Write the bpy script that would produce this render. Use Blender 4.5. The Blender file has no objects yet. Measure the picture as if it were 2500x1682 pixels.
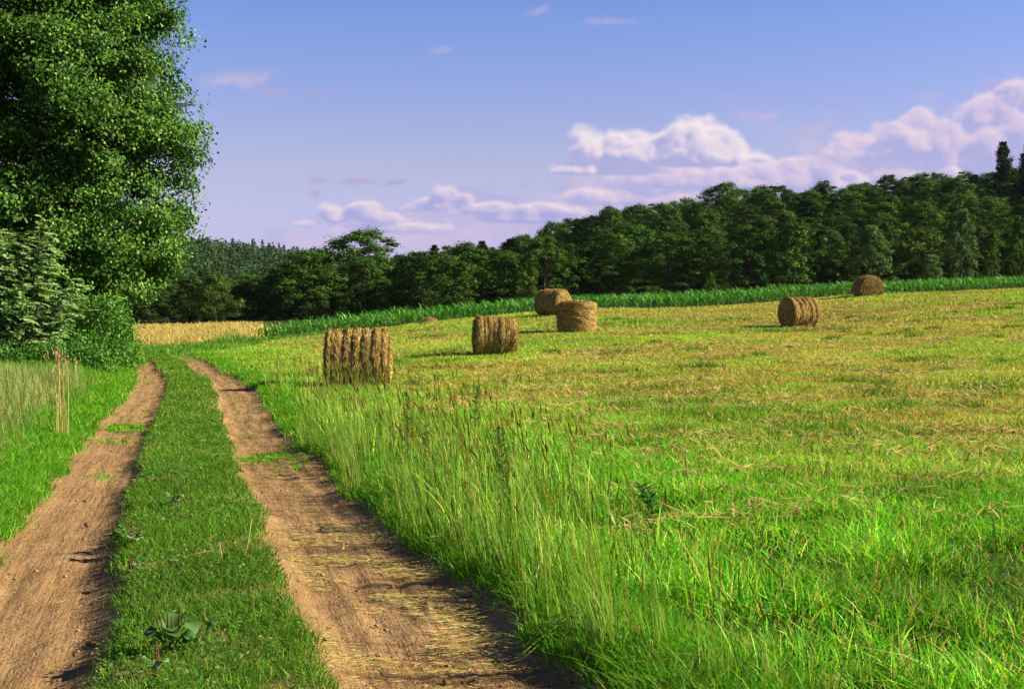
import bpy, math
import numpy as np
from math import radians, pi

# ------------------------------------------------------------------ camera, sky, sun, exposure
S = bpy.context.scene
cam_d = bpy.data.cameras.new('camera'); cam = bpy.data.objects.new('camera', cam_d)
S.collection.objects.link(cam); S.camera = cam
EYE = 1.55
cam.location = (0, 0, EYE)
cam_d.sensor_width = 36; cam_d.lens = 50.0
cam_d.clip_start = 0.1; cam_d.clip_end = 8000
cam.rotation_euler = (radians(90 - 0.85), 0, 0)
SUN_EL, SUN_AZ = radians(29), radians(93)          # azimuth clockwise from +Y (north)
S.view_settings.view_transform = 'Standard'; S.view_settings.look = 'None'
S.view_settings.exposure = 1.2; S.view_settings.gamma = 1.0
S.render.resolution_x, S.render.resolution_y = 1024, 688
S.cycles.max_bounces = 6; S.cycles.diffuse_bounces = 2; S.cycles.glossy_bounces = 2
S.cycles.transmission_bounces = 3; S.cycles.transparent_max_bounces = 4

sun_d = bpy.data.lights.new('sun', 'SUN'); sun = bpy.data.objects.new('sun', sun_d)
S.collection.objects.link(sun)
sun_d.energy = 5.0; sun_d.angle = radians(0.5); sun_d.color = (1.0, 0.86, 0.66)
Lx, Ly, Lz = math.cos(SUN_EL)*math.sin(SUN_AZ), math.cos(SUN_EL)*math.cos(SUN_AZ), math.sin(SUN_EL)
from mathutils import Vector
sun.rotation_euler = Vector((Lx, Ly, Lz)).to_track_quat('Z', 'Y').to_euler()

world = bpy.data.worlds.new('World'); S.world = world; world.use_nodes = True
WN = world.node_tree; WN.nodes.clear()

class NT:
    """small helper to write node graphs"""
    def __init__(self, tree): self.t = tree
    def n(self, kind, **kw):
        nd = self.t.nodes.new(kind)
        for k, v in kw.items(): setattr(nd, k, v)
        return nd
    def put(self, sock, v):
        if v is None: return
        if hasattr(v, 'links') or isinstance(v, bpy.types.NodeSocket): self.t.links.new(v, sock)
        else: sock.default_value = v
    def m(self, op, a, b=None, c=None, clamp=False):
        nd = self.n('ShaderNodeMath', operation=op, use_clamp=clamp)
        self.put(nd.inputs[0], a); self.put(nd.inputs[1], b); self.put(nd.inputs[2], c)
        return nd.outputs[0]
    def v(self, op, a, b=None, c=None, scale=None):
        nd = self.n('ShaderNodeVectorMath', operation=op)
        self.put(nd.inputs[0], a); self.put(nd.inputs[1], b); self.put(nd.inputs[2], c)
        if scale is not None: self.put(nd.inputs[3], scale)
        return nd.outputs['Value'] if op in ('LENGTH', 'DOT_PRODUCT', 'DISTANCE') else nd.outputs[0]
    def xyz(self, x, y, z):
        nd = self.n('ShaderNodeCombineXYZ')
        for i, q in enumerate((x, y, z)): self.put(nd.inputs[i], q)
        return nd.outputs[0]
    def sep(self, v):
        nd = self.n('ShaderNodeSeparateXYZ'); self.put(nd.inputs[0], v); return nd.outputs
    def noise(self, vec, scale=1.0, detail=3.0, rough=0.5, out=0, dist=0.0):
        nd = self.n('ShaderNodeTexNoise'); self.put(nd.inputs['Vector'], vec)
        nd.inputs['Scale'].default_value = scale; nd.inputs['Detail'].default_value = detail
        nd.inputs['Roughness'].default_value = rough; nd.inputs['Distortion'].default_value = dist
        return nd.outputs[out]
    def ramp(self, fac, stops):
        nd = self.n('ShaderNodeValToRGB'); self.put(nd.inputs[0], fac)
        el = nd.color_ramp.elements
        while len(el) < len(stops): el.new(0.5)
        for e, (p, c) in zip(el, stops):
            e.position = p; e.color = (c[0], c[1], c[2], 1) if len(c) == 3 else c
        return nd.outputs[0]
    def step(self, x, lo, hi, a=0.0, b=1.0):
        nd = self.n('ShaderNodeMapRange', interpolation_type='SMOOTHSTEP')
        self.put(nd.inputs[0], x); nd.inputs[1].default_value = lo; nd.inputs[2].default_value = hi
        nd.inputs[3].default_value = a; nd.inputs[4].default_value = b
        return nd.outputs[0]
    def mix(self, f, a, b, blend='MIX'):
        nd = self.n('ShaderNodeMix', data_type='RGBA', blend_type=blend)
        self.put(nd.inputs[0], f)
        for i, q in ((6, a), (7, b)):
            if isinstance(q, tuple) and len(q) == 3: q = (*q, 1)
            self.put(nd.inputs[i], q)
        return nd.outputs[2]

# --- the sky: Nishita daylight, warmed to a late lavender tone near the horizon, with clouds by direction
w = NT(WN)
sky = w.n('ShaderNodeTexSky', sky_type='NISHITA', sun_disc=False, sun_elevation=SUN_EL, sun_rotation=SUN_AZ,
          air_density=1.0, dust_density=0.6, ozone_density=2.0)
dirv = w.n('ShaderNodeTexCoord').outputs['Generated']
dx, dy, dz = w.sep(dirv)
ysafe = w.m('MAXIMUM', dy, 0.08)
U = w.m('MULTIPLY', w.m('DIVIDE', dx, ysafe), 32.37)     # tangent-plane direction, fixed in the world
V = w.m('MULTIPLY', w.m('DIVIDE', dz, ysafe), 32.37)
tint = w.ramp(w.m('MULTIPLY', w.m('MAXIMUM', dz, 0.0), 2.0), [
    (0.00, (0.50, 0.44, 0.98)), (0.10, (0.66, 0.53, 0.88)), (0.214, (0.76, 0.58, 0.75)), (0.31, (0.66, 0.565, 0.80)), (0.417, (0.535, 0.56, 0.85)), (0.6, (0.28, 0.34, 0.62)), (1.0, (0.12, 0.18, 0.38))])
SKY_K = 1.0
skyc = w.mix(1.0, sky.outputs[0], tint, 'MULTIPLY')

# clouds: a small voxel model of each cloud bank, lit from the sun's side, seen against the sky (direction -> colour, cover)
def n3(x, y, z, s):
    i, j, k = (np.floor(q).astype(np.int32) for q in (x, y, z))
    fx, fy, fz = (q.astype(np.float32) for q in (x-i, y-j, z-k))
    fx, fy, fz = (f*f*(3-2*f) for f in (fx, fy, fz))
    def h(a, b, c):
        n = (a*np.int32(73856093)) ^ (b*np.int32(19349663)) ^ (c*np.int32(83492791)) ^ np.int32(s*7919)
        n = (n ^ (n >> 13))*np.int32(1274126177); n = n ^ (n >> 16)
        return (n & 0xffff).astype(np.float32)/65535
    def lx(b, c): return h(i, b, c)*(1-fx) + h(i+1, b, c)*fx
    return (lx(j, k)*(1-fy) + lx(j+1, k)*fy)*(1-fz) + (lx(j, k+1)*(1-fy) + lx(j+1, k+1)*fy)*fz
def turb(x, y, z, s, o, bil):
    t = 0; a = 1.0; tot = 0; f = 1.0
    for q in range(o):
        ca, sa = math.cos(.6+1.1*q), math.sin(.6+1.1*q)
        n = n3((x*ca-y*sa)*f+.43*z*f+q*5.3, (x*sa+y*ca)*f-q*3.1, z*f+.3*x*f+q*7.7, s+q)
        t = t + a*((1-abs(2*n-1))*-1+1 if bil else n); tot += a; a *= .52; f *= 2.07
    return t/tot
CX0, CX1, CY0, CY1 = 430, 2430, -30, 640                  # extent, in 1/3237ths of the tangent of the angle
def cloud_layer(lst, n_w, amp, sig, seed, freq, step=2.5, bil=True):
    xs = np.arange(CX0, CX1, step, dtype=np.float32)/100; ys = np.arange(CY0, CY1, step, dtype=np.float32)/100
    ws = np.linspace(-1.1, 1.1, n_w, dtype=np.float32)
    Xg, Yg, Wg = np.meshgrid(xs, ys, ws, indexing='ij')
    F = np.full(Xg.shape, -9, np.float32)
    for (x, y, a, b) in lst:
        x, y, a, b = x/100, y/100, a/100, b/100; m = min(a, 1.6*b); dwn = .55*b if b > .2 else b
        ix = (xs > x-2.3*a) & (xs < x+2.3*a); iy = (ys > y-2.4*b) & (ys < y+2.4*b)
        if not ix.any() or not iy.any(): continue
        sx, sy = slice(ix.argmax(), len(ix)-ix[::-1].argmax()), slice(iy.argmax(), len(iy)-iy[::-1].argmax())
        dy_ = Yg[sx, sy]-y
        f = 1-np.sqrt(((Xg[sx, sy]-x)/a)**2 + (np.where(dy_ > 0, dy_/dwn, dy_/b))**2 + (Wg[sx, sy]/m)**2)
        F[sx, sy] = np.maximum(F[sx, sy], f)
    den = np.zeros_like(F); mk = F > -.6
    p = Xg[mk], Yg[mk], Wg[mk]
    nz = .55*(turb(p[0]*freq, p[1]*freq*1.15, p[2]*freq, seed, 4, True)-.42) + .75*(turb(p[0]*freq*2.1, p[1]*freq*2.4, p[2]*freq*2, seed+9, 5, False)-.5)
    f2 = F[mk] + amp*nz
    den[mk] = np.clip((f2+.02)/.45, 0, 1)**1.5
    # light that reaches each voxel from the sun's side (up, to the right, a little from the front)
    tau = np.zeros_like(den); d = 1.0
    for k in range(13):
        ox, oy, ow = int(round(.60*d)), int(round(-.52*d)), int(round(-.70*d*step/100/(2.2/n_w)))
        sh = np.zeros_like(den)
        nx_, ny_, nw_ = den.shape
        a0, a1 = 0, nx_-ox; b0, b1 = -oy, ny_; c0, c1 = max(0, -ow), nw_+min(0, -ow) if ow > 0 else nw_
        sh[a0:a1, b0:b1, c0:c1] = den[a0+ox:a1+ox, b0+oy:b1+oy, c0+ow:c1+ow]
        tau += sh*(d*.42 if k else .6)*step/2.5; d *= 1.33
    lit = .55*np.exp(-tau*sig*.40) + .45*np.exp(-tau*sig*.10)
    T = np.ones(den.shape[:2], np.float32); L = np.zeros_like(T); A = np.zeros_like(T)
    for k in range(n_w):
        al = 1-np.exp(-den[:, :, k]*sig*1.9*2.2/n_w*4.5)
        L += T*al*lit[:, :, k]; A += T*al; T *= 1-al
    return A, L/np.maximum(A, 1e-4), xs*100, ys*100
def up(img, xs, ys, X, Y):
    sx = (X-xs[0])/(xs[1]-xs[0]); sy = (Y-ys[0])/(ys[1]-ys[0])
    i = np.clip(sx.astype(int), 0, len(xs)-2); j = np.clip(sy.astype(int), 0, len(ys)-2); fx, fy = np.clip(sx-i, 0, 1), np.clip(sy-j, 0, 1)
    return (img[i, j]*(1-fx)+img[i+1, j]*fx)*(1-fy)+(img[i, j+1]*(1-fx)+img[i+1, j+1]*fx)*fy
def make_clouds():
    W_, H_ = 1000, 335
    X, Y = np.meshgrid(np.linspace(CX0, CX1, W_), np.linspace(CY0, CY1, H_), indexing='ij')
    z0 = np.zeros_like(X)
    rgb = np.zeros((W_, H_, 3)); al = np.zeros((W_, H_))
    def over(a, c):
        nonlocal rgb, al
        a = a[..., None]; rgb = rgb*(1-a) + c*a; al = al*(1-a[..., 0]) + a[..., 0]
    def ss(x, a, b): t = np.clip((x-a)/(b-a), 0, 1); return t*t*(3-2*t)
    def soft(lst, amp, lo, hi, op, seed, c0, c1, fx=.8, fy=2.4):
        wx, wy = turb(X/100*.9, Y/100*1.6, z0, seed+90, 4, False)-.5, turb(X/100*.9, Y/100*1.6, z0+5, seed+91, 4, False)-.5
        nz = turb(X/100*fx+wx, Y/100*fy+wy, z0, seed, 5, False)
        F = np.full(X.shape, -9.)
        for (x, y, a, b) in lst: F = np.maximum(F, 1-np.sqrt(((X-x+wx*a*1.6)/a)**2+((Y-y+wy*b*2.4+(X-x)*.08)/b)**2))
        n2 = turb(X/100*fx*1.3+9, Y/100*fy*.8, z0+3.3, seed+40, 4, False)
        over(ss(F+amp*(nz-.5), lo, hi)*op, np.array(c0)+(np.array(c1)-np.array(c0))*ss(n2, .3, .7)[..., None])
    soft([(1500,470,560,80),(2000,400,560,150),(2400,330,420,170),(1000,515,480,62),(760,552,360,30),(1150,470,330,48)], 1.3, -.15, .75, .60, 11, (.44,.41,.72), (.66,.52,.72))
    soft([(535,187,110,30),(600,182,70,22),(1690,262,100,22),(1790,300,110,32),(1390,47,75,14),(1230,22,50,20),(1010,112,40,16)], 1.9, 0.0, 1.25, .50, 12, (.56,.46,.72), (.72,.54,.68), 1.4, 3.2)
    soft([(625,207,44,12),(715,212,34,9),(737,409,56,14),(820,410,48,13),(900,412,46,9),(713,440,26,15),(1910,240,50,8),(1190,422,20,12),(740,405,40,10)], 1.7, 0.0, .95, .72, 13, (.36,.34,.64), (.48,.40,.66), 1.8, 4)
    pal = lambda t, lit, mid, shd: np.where(t[..., None] < .5, np.array(shd)+(np.array(mid)-np.array(shd))*ss(t, 0., .55)[..., None], np.array(mid)+(np.array(lit)-np.array(mid))*ss(t, .45, 1.)[..., None])
    for lst, n_w, amp, sig, op, seed, fr, pl in (
        ([(1460,392,110,22),(1520,412,190,46),(1690,415,170,52),(1400,452,150,34),(1790,412,150,60),(1800,386,150,34),(2090,282,62,44),(2130,335,210,80),(1990,345,120,56),(2250,268,105,62),(2325,228,75,50),
          (2290,335,190,86),(2150,410,230,50),(1600,458,190,40)], 28, 1.25, 0.8, .88, 3, 1.0, ((.86,.70,.78), (.67,.56,.76), (.42,.43,.74))),
        ([(1935,400,36,20),(762,494,50,34),(820,488,60,36),(880,500,60,24),(700,510,40,16),(1012,444,44,30),(1040,456,56,22),(985,458,50,18),(1020,467,105,18),(950,474,60,12),(1100,480,130,26),(1250,482,120,30),(1180,500,190,26),(900,520,180,18)], 24, 1.2, 1.0, .85, 5, 1.3, ((.88,.72,.78), (.62,.54,.76), (.38,.39,.72))),
        ([(1345,352,62,70),(1400,348,62,58),(1450,350,70,56),(1585,340,105,88),(1520,350,80,62),(1655,358,75,52),(1318,388,82,28),(1420,388,120,30),(1550,370,165,28),(1700,360,60,16)], 34, 1.0, 1.25, .97, 9, 1.3, ((.92,.80,.84), (.78,.68,.80), (.42,.43,.72)))):
        A, L, xs, ys = cloud_layer(lst, n_w, amp, sig, seed, fr)
        a, t = up(A, xs, ys, X, Y), up(L, xs, ys, X, Y)
        for q in range(3): t = (t + np.roll(t, 1, 0) + np.roll(t, -1, 0) + np.roll(t, 1, 1) + np.roll(t, -1, 1))/5
        t = np.clip((t-.19)/.52 + .10*(turb(X/100*3, Y/100*3.4, z0, 77, 4, False)-.5), 0, 1)
        over(a*op, pal(t, *pl))
    return W_, H_, rgb/np.maximum(al, 1e-4)[..., None], al

cw, ch, crgb, cal = make_clouds()
fade = np.clip(np.minimum.outer(np.minimum(np.arange(cw), np.arange(cw)[::-1])/14, np.minimum(np.arange(ch), np.arange(ch)[::-1])/10), 0, 1)
cimg = bpy.data.images.new('cloud_cover', cw, ch, alpha=True, float_buffer=True)
cimg.colorspace_settings.name = 'Non-Color'; cimg.alpha_mode = 'CHANNEL_PACKED'
buf = np.dstack([crgb, cal*fade]).transpose(1, 0, 2)[::-1].astype(np.float32)
cimg.pixels.foreach_set(np.ascontiguousarray(buf).ravel()); cimg.update(); cimg.pack()
ct = w.n('ShaderNodeTexImage', image=cimg, extension='CLIP', interpolation='Cubic')
w.put(ct.inputs[0], w.xyz(w.m('DIVIDE', w.m('ADD', w.m('MULTIPLY', U, 100.0), 1165.5-CX0), CX1-CX0), w.m('DIVIDE', w.m('ADD', w.m('MULTIPLY', V, 100.0), CY1-735), CY1-CY0), 0.0))
CK = 1/(0.085*2**1.2)                                     # cloud colours are given as they look at this exposure
col = w.mix(w.m('MULTIPLY', ct.outputs[1], w.step(dy, 0.25, 0.5)), skyc, w.v('SCALE', ct.outputs[0], scale=CK))
bg = w.n('ShaderNodeBackground'); w.put(bg.inputs[0], col); bg.inputs[1].default_value = 0.085
wo = w.n('ShaderNodeOutputWorld'); WN.links.new(bg.outputs[0], wo.inputs[0])

# ------------------------------------------------------------------ numeric helpers
R = np.random.default_rng(7)
def hash2(i, j, s):
    n = (i*374761393 + j*668265263 + s*1442695041) & 0xffffffff
    n = ((n ^ (n >> 13))*1274126177) & 0xffffffff
    return ((n ^ (n >> 16)) & 0xffff)/65535.0
def vnoise(x, y, s=0):
    x = np.asarray(x, float); y = np.asarray(y, float)
    i = np.floor(x).astype(np.int64); j = np.floor(y).astype(np.int64)
    fx, fy = x-i, y-j; fx = fx*fx*(3-2*fx); fy = fy*fy*(3-2*fy)
    a, b = hash2(i, j, s), hash2(i+1, j, s); c, d = hash2(i, j+1, s), hash2(i+1, j+1, s)
    return (a*(1-fx)+b*fx)*(1-fy) + (c*(1-fx)+d*fx)*fy
def fbm(x, y, s=0, o=4):
    x = np.asarray(x, float); y = np.asarray(y, float)
    t = 0; a = 0.5; f = 1
    for k in range(o):
        t = t + a*vnoise(x*f+17.3*k, y*f-9.1*k, s+k*11); a *= 0.5; f *= 2.03
    return t/(1-0.5**o)
def smooth(x, a, b):
    t = np.clip((np.asarray(x, float)-a)/(b-a), 0, 1); return t*t*(3-2*t)

# ------------------------------------------------------------------ lie of the land
def ray(px, Y): return (px*0.43930 - 512)/1422.2*Y      # sideways metres at depth Y
CP = [(0,0,0),(-1.3,6,0),(-2.4,11,0),(-4.35,19,0),(-6.9,30.6,0),(-10.2,44,0),(-14.8,60,.07),(-18,75,.22),(0,-12,0),(-10,-12,.1),(12,-12,.2),
      (-8,15,.15),(-12,30,.2),(-17,45,.2),(-26,50,.3),(-32,30,.4),(-10,3,.15),(-40,70,.5),
      (-3.8,34.8,.03),(-0.6,48,.5),(2.6,62,1.24),(2.3,79,2.1),(12.5,62,1.33),(20.5,82,3.0),(32,88,3.65),(5,84,2.38),(-4.1,80,1.63),(-13,75,.63),
      (3,6,.12),(2,12,.1),(5,20,.14),(10,30,.25),(16,40,.55),(0,25,.04),(0,35,.13),(25,45,.9),(25,62,1.9),(40,60,2.2),(12,8,.15),(20,20,.3)]
PX = (-300, 300, 600, 1000, 1200, 1360, 1700, 2000, 2331, 2800)
for Yd, zs in ((110, (.3,.4,1.2,2.3,2.7,3.0,3.7,4.2,4.6,5)), (150, (.5,.6,1.4,2.8,3.3,3.7,4.5,4.9,5.4,6)), (230, (1.2,1.5,2,3.4,4.3,5.4,6.8,7.6,8.2,8.8)),
               (300, (2,2.4,2.5,4.5,7,11.5,15.5,17.5,18.5,19)), (380, (3,3.3,3.5,6.5,12.5,18.5,25,29,31,32)), (500, (4,4,4,6,13,18,24,29,32,33))):
    for p, z in zip(PX, zs): CP.append((ray(p, Yd), Yd, z))
CP = np.array(CP, float)
def tps_k(d2): return np.where(d2 > 1e-9, d2*np.log(np.maximum(d2, 1e-9)), 0)
SC = 60.0
def wxy(x, y): return np.stack([np.asarray(x, float), np.sign(y)*np.abs(y)**0.75], -1)/SC
_c = wxy(CP[:, 0], CP[:, 1]); n_ = len(CP)
_K = tps_k(((_c[:, None]-_c[None])**2).sum(-1)) + np.eye(n_)*1e-5
_P = np.c_[np.ones(n_), _c]
_A = np.block([[_K, _P], [_P.T, np.zeros((3, 3))]])
_w = np.linalg.solve(_A, np.r_[CP[:, 2], 0, 0, 0])
def land(x, y):
    x = np.asarray(x, float); y = np.asarray(y, float); sh = x.shape
    x = x.ravel(); y = y.ravel(); out = np.empty(len(x))
    xc = np.clip(x, -190, 190); yc = np.clip(y, -12, 500)
    for k in range(0, len(x), 40000):
        q = wxy(xc[k:k+40000], yc[k:k+40000])
        d = ((q[:, None]-_c[None])**2).sum(-1)
        out[k:k+40000] = tps_k(d)@_w[:n_] + _w[n_] + q@_w[n_+1:]
    far = smooth(y, 470, 950)
    bump = 47*np.exp(-(((x+330)/330)**2)) * smooth(y, 520, 900)*(1-smooth(y, 1150, 1900))
    out = out*(1-far*0.7) + bump
    return out.reshape(sh)
_tY = np.array([-20, 0, 6.03, 10.8, 19, 30.6, 38, 44, 52, 60, 68, 80]); _tX = np.array([4.4, 0, -1.338, -2.41, -4.35, -6.9, -8.6, -10.35, -12.5, -14.8, -17.2, -20.8])
_fy = np.linspace(-20, 80, 401); _fx = np.interp(_fy, _tY, _tX)
_fx = np.convolve(np.pad(_fx, 12, mode='reflect', reflect_type='odd'), np.ones(25)/25, 'valid')
def trackx(y): return np.interp(y, _fy, _fx)
def track_u(x, y): return x - trackx(y)
def edges(y):
    """noisy edges of the ruts, measured from the middle of the strip: outer left, inner left, inner right, outer right"""
    n = lambda s, f: (fbm(np.asarray(y)*f, np.zeros_like(y)+s*3.7, s, 3)-0.5)
    ol = -1.36 + 0.30*n(1, 1.1); il = -0.52 + 0.13*(1-smooth(y, 6, 11)) + 0.22*n(2, 1.5)
    ir = 0.52 + 0.20*n(3, 1.4); orr = 1.50 + 0.14*(1-smooth(y, 6, 10)) + 0.42*n(4, 1.0)
    return ol, il, ir, orr
def profile(u, y):
    ol, il, ir, orr = edges(y)
    strip = smooth(u, il-.12, il+.12)*(1-smooth(u, ir-.12, ir+.12))
    rl = smooth(u, ol-.22, ol+.25)*(1-smooth(u, il-.25, il+.08)); rr = smooth(u, ir-.08, ir+.25)*(1-smooth(u, orr-.3, orr+.25))
    v = 0.05*strip - 0.055*rl - 0.065*rr + 0.05*smooth(np.abs(u-.08), 1.5, 1.85)
    return v*(1-smooth(y, 62, 68))
def height(x, y):
    u = track_u(x, y)
    z = land(x, y)
    near = (np.abs(u) < 3) & (y < 70) & (y > -6)
    return z + np.where(near, profile(u, y)*(1-smooth(np.abs(u), 2.0, 2.6)), 0)

# ------------------------------------------------------------------ mesh helpers
COL = S.collection
def tag(o, label=None, cat=None, group=None, kind=None):
    if label: o['label'] = label
    if cat: o['category'] = cat
    if group: o['group'] = group
    if kind: o['kind'] = kind
    return o
def mesh_np(name, Vt, quads=None, tris=None, colr=None, smooth_sh=False):
    me = bpy.data.meshes.new(name)
    Vt = np.asarray(Vt, np.float32)
    q = np.zeros((0, 4), np.int32) if quads is None else np.asarray(quads, np.int32)
    t = np.zeros((0, 3), np.int32) if tris is None else np.asarray(tris, np.int32)
    me.vertices.add(len(Vt)); me.vertices.foreach_set('co', Vt.ravel())
    nl = q.size + t.size
    me.loops.add(nl); me.loops.foreach_set('vertex_index', np.r_[q.ravel(), t.ravel()].astype(np.int32))
    me.polygons.add(len(q)+len(t))
    st = np.r_[np.arange(len(q))*4, q.size + np.arange(len(t))*3].astype(np.int32)
    me.polygons.foreach_set('loop_start', st)
    if smooth_sh: me.polygons.foreach_set('use_smooth', np.ones(len(q)+len(t), bool))
    if colr is not None:
        a = me.color_attributes.new('tone', 'FLOAT_COLOR', 'POINT')
        c = np.ones((len(Vt), 4), np.float32); c[:, :3] = colr
        a.data.foreach_set('color', c.ravel())
    me.update(calc_edges=True)
    return me
def obj(name, me, m, parent=None, loc=(0, 0, 0)):
    o = bpy.data.objects.new(name, me); COL.objects.link(o)
    if m is not None and not me.materials: me.materials.append(m)
    o.location = loc
    if parent is not None: o.parent = parent
    return o
def empty(name, loc, rz=0):
    o = bpy.data.objects.new(name, None); COL.objects.link(o); o.location = loc; o.rotation_euler = (0, 0, rz)
    o.empty_display_size = 0.3
    return o
class Acc:
    """collects geometry for one mesh"""
    def __init__(s): s.V = []; s.Q = []; s.T = []; s.C = []; s.n = 0
    def add(s, Vt, q=None, t=None, c=(1, 1, 1)):
        Vt = np.asarray(Vt, float).reshape(-1, 3)
        s.V.append(Vt)
        if q is not None and len(q): s.Q.append(np.asarray(q)+s.n)
        if t is not None and len(t): s.T.append(np.asarray(t)+s.n)
        c = np.asarray(c, float)
        s.C.append(np.broadcast_to(c, (len(Vt), 3)) if c.ndim == 1 else c)
        s.n += len(Vt)
    def mesh(s, name, smooth_sh=False):
        return mesh_np(name, np.concatenate(s.V), np.concatenate(s.Q) if s.Q else None, np.concatenate(s.T) if s.T else None, np.concatenate(s.C), smooth_sh)
def norm(v): return v/np.maximum(np.linalg.norm(v, axis=-1, keepdims=True), 1e-9)

def blades(P, h, wd, az, lean, colr, segs=3, face=None):
    """grass ribbons: P roots, h heights, wd widths, az lean azimuth, lean sideways reach as a share of h"""
    n = len(P); face = R.uniform(0, 2*pi, n) if face is None else face
    sx, sy = np.cos(face), np.sin(face)
    Vs = []
    for k in range(segs+1):
        t = k/segs
        c = P.copy()
        c[:, 0] += np.cos(az)*lean*h*t**1.8; c[:, 1] += np.sin(az)*lean*h*t**1.8
        c[:, 2] += h*t*(1-0.28*np.minimum(lean, 1.5)*t)
        if k < segs:
            ww = wd*(1-t)**0.55*0.5
            a = c.copy(); b = c.copy()
            a[:, 0] -= sx*ww; a[:, 1] -= sy*ww; b[:, 0] += sx*ww; b[:, 1] += sy*ww
            Vs += [a, b]
        else: Vs.append(c)
    m = 2*segs+1
    Vt = np.stack(Vs, 1).reshape(-1, 3)
    base = np.arange(n)[:, None]*m
    q = [base + np.array([2*k, 2*k+1, 2*k+3, 2*k+2]) for k in range(segs-1)]
    q = np.concatenate(q) if q else None
    t = base + np.array([2*segs-2, 2*segs-1, 2*segs])
    return Vt, q, t, np.repeat(colr, m, axis=0)

def leaves(C, T, N, L, Wd, colr, fold=0.18):
    """one kite-shaped folded quad per leaf"""
    T = norm(T); Sd = norm(np.cross(N, T)); Nn = np.cross(T, Sd)
    L = np.broadcast_to(L, len(C))[:, None]; Wd = np.broadcast_to(Wd, len(C))[:, None]
    a = C - T*L*0.5; b = C + Sd*Wd*0.5 - T*L*0.06 + Nn*Wd*fold; c = C + T*L*0.5; d = C - Sd*Wd*0.5 - T*L*0.06 + Nn*Wd*fold
    Vt = np.stack([a, b, c, d], 1).reshape(-1, 3)
    q = np.arange(len(C))[:, None]*4 + np.array([0, 1, 2, 3])
    return Vt, q, None, np.repeat(colr, 4, axis=0)

def tube(acc, pts, rad, colr=(1, 1, 1), ns=7):
    pts = np.asarray(pts, float); rad = np.broadcast_to(rad, len(pts))
    d = norm(np.gradient(pts, axis=0)); up = np.where(np.abs(d[:, 2:3]) > .9, [[1., 0, 0]], [[0, 0, 1.]])
    s = norm(np.cross(d, up)); t = np.cross(s, d)
    a = np.linspace(0, 2*pi, ns, endpoint=False)
    ring = pts[:, None] + rad[:, None, None]*(np.cos(a)[None, :, None]*s[:, None] + np.sin(a)[None, :, None]*t[:, None])
    n = len(pts); q = []
    for i in range(n-1):
        for k in range(ns):
            k2 = (k+1) % ns; q.append((i*ns+k, i*ns+k2, (i+1)*ns+k2, (i+1)*ns+k))
    Vt = np.concatenate([ring.reshape(-1, 3), pts[-1:]])
    tr = [((n-1)*ns+k, (n-1)*ns+(k+1) % ns, n*ns) for k in range(ns)]
    acc.add(Vt, q, tr, colr)

# ------------------------------------------------------------------ materials
def mat(name):
    m = bpy.data.materials.new(name); m.use_nodes = True; m.node_tree.nodes.clear(); return m, NT(m.node_tree)
def leafy(name, transl=0.3, rough=0.5, spec=0.25, noise_amt=0.25, nscale=3.0, tcol=(1.25, 1.25, 0.45)):
    """foliage: per-leaf tone, a little patchiness, some light coming through"""
    m, g = mat(name)
    a = g.n('ShaderNodeAttribute', attribute_name='tone').outputs[0]
    geo = g.n('ShaderNodeNewGeometry')
    nz = g.noise(geo.outputs['Position'], nscale, 2)
    f = g.m('MULTIPLY_ADD', nz, 2*noise_amt, 1-noise_amt)
    c = g.v('SCALE', a, scale=f)
    p = g.n('ShaderNodeBsdfPrincipled'); g.put(p.inputs['Base Color'], c)
    p.inputs['Roughness'].default_value = rough; p.inputs['Specular IOR Level'].default_value = spec
    tr = g.n('ShaderNodeBsdfTranslucent'); g.put(tr.inputs[0], g.v('MULTIPLY', c, tcol))
    mx = g.n('ShaderNodeMixShader'); mx.inputs[0].default_value = transl
    g.t.links.new(p.outputs[0], mx.inputs[1]); g.t.links.new(tr.outputs[0], mx.inputs[2])
    o = g.n('ShaderNodeOutputMaterial'); g.t.links.new(mx.outputs[0], o.inputs[0])
    return m
def plain(name, c0, c1, scale=8, rough=0.85, bump=0.0, bscale=30, detail=5, stretch=(1, 1, 1), use_tone=False):
    m, g = mat(name)
    tc = g.n('ShaderNodeTexCoord').outputs['Object']
    vv = g.v('MULTIPLY', tc, stretch)
    nz = g.noise(vv, scale, detail, 0.6)
    c = g.mix(g.step(nz, 0.3, 0.7), c0, c1)
    if use_tone: c = g.mix(1.0, c, g.n('ShaderNodeAttribute', attribute_name='tone').outputs[0], 'MULTIPLY')
    p = g.n('ShaderNodeBsdfPrincipled'); g.put(p.inputs['Base Color'], c); p.inputs['Roughness'].default_value = rough
    p.inputs['Specular IOR Level'].default_value = 0.15
    if bump:
        b = g.n('ShaderNodeBump'); b.inputs['Strength'].default_value = bump; b.inputs['Distance'].default_value = 0.02
        g.put(b.inputs['Height'], g.noise(vv, bscale, 5, 0.65)); g.put(p.inputs['Normal'], b.outputs[0])
    o = g.n('ShaderNodeOutputMaterial'); g.t.links.new(p.outputs[0], o.inputs[0])
    return m

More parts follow.
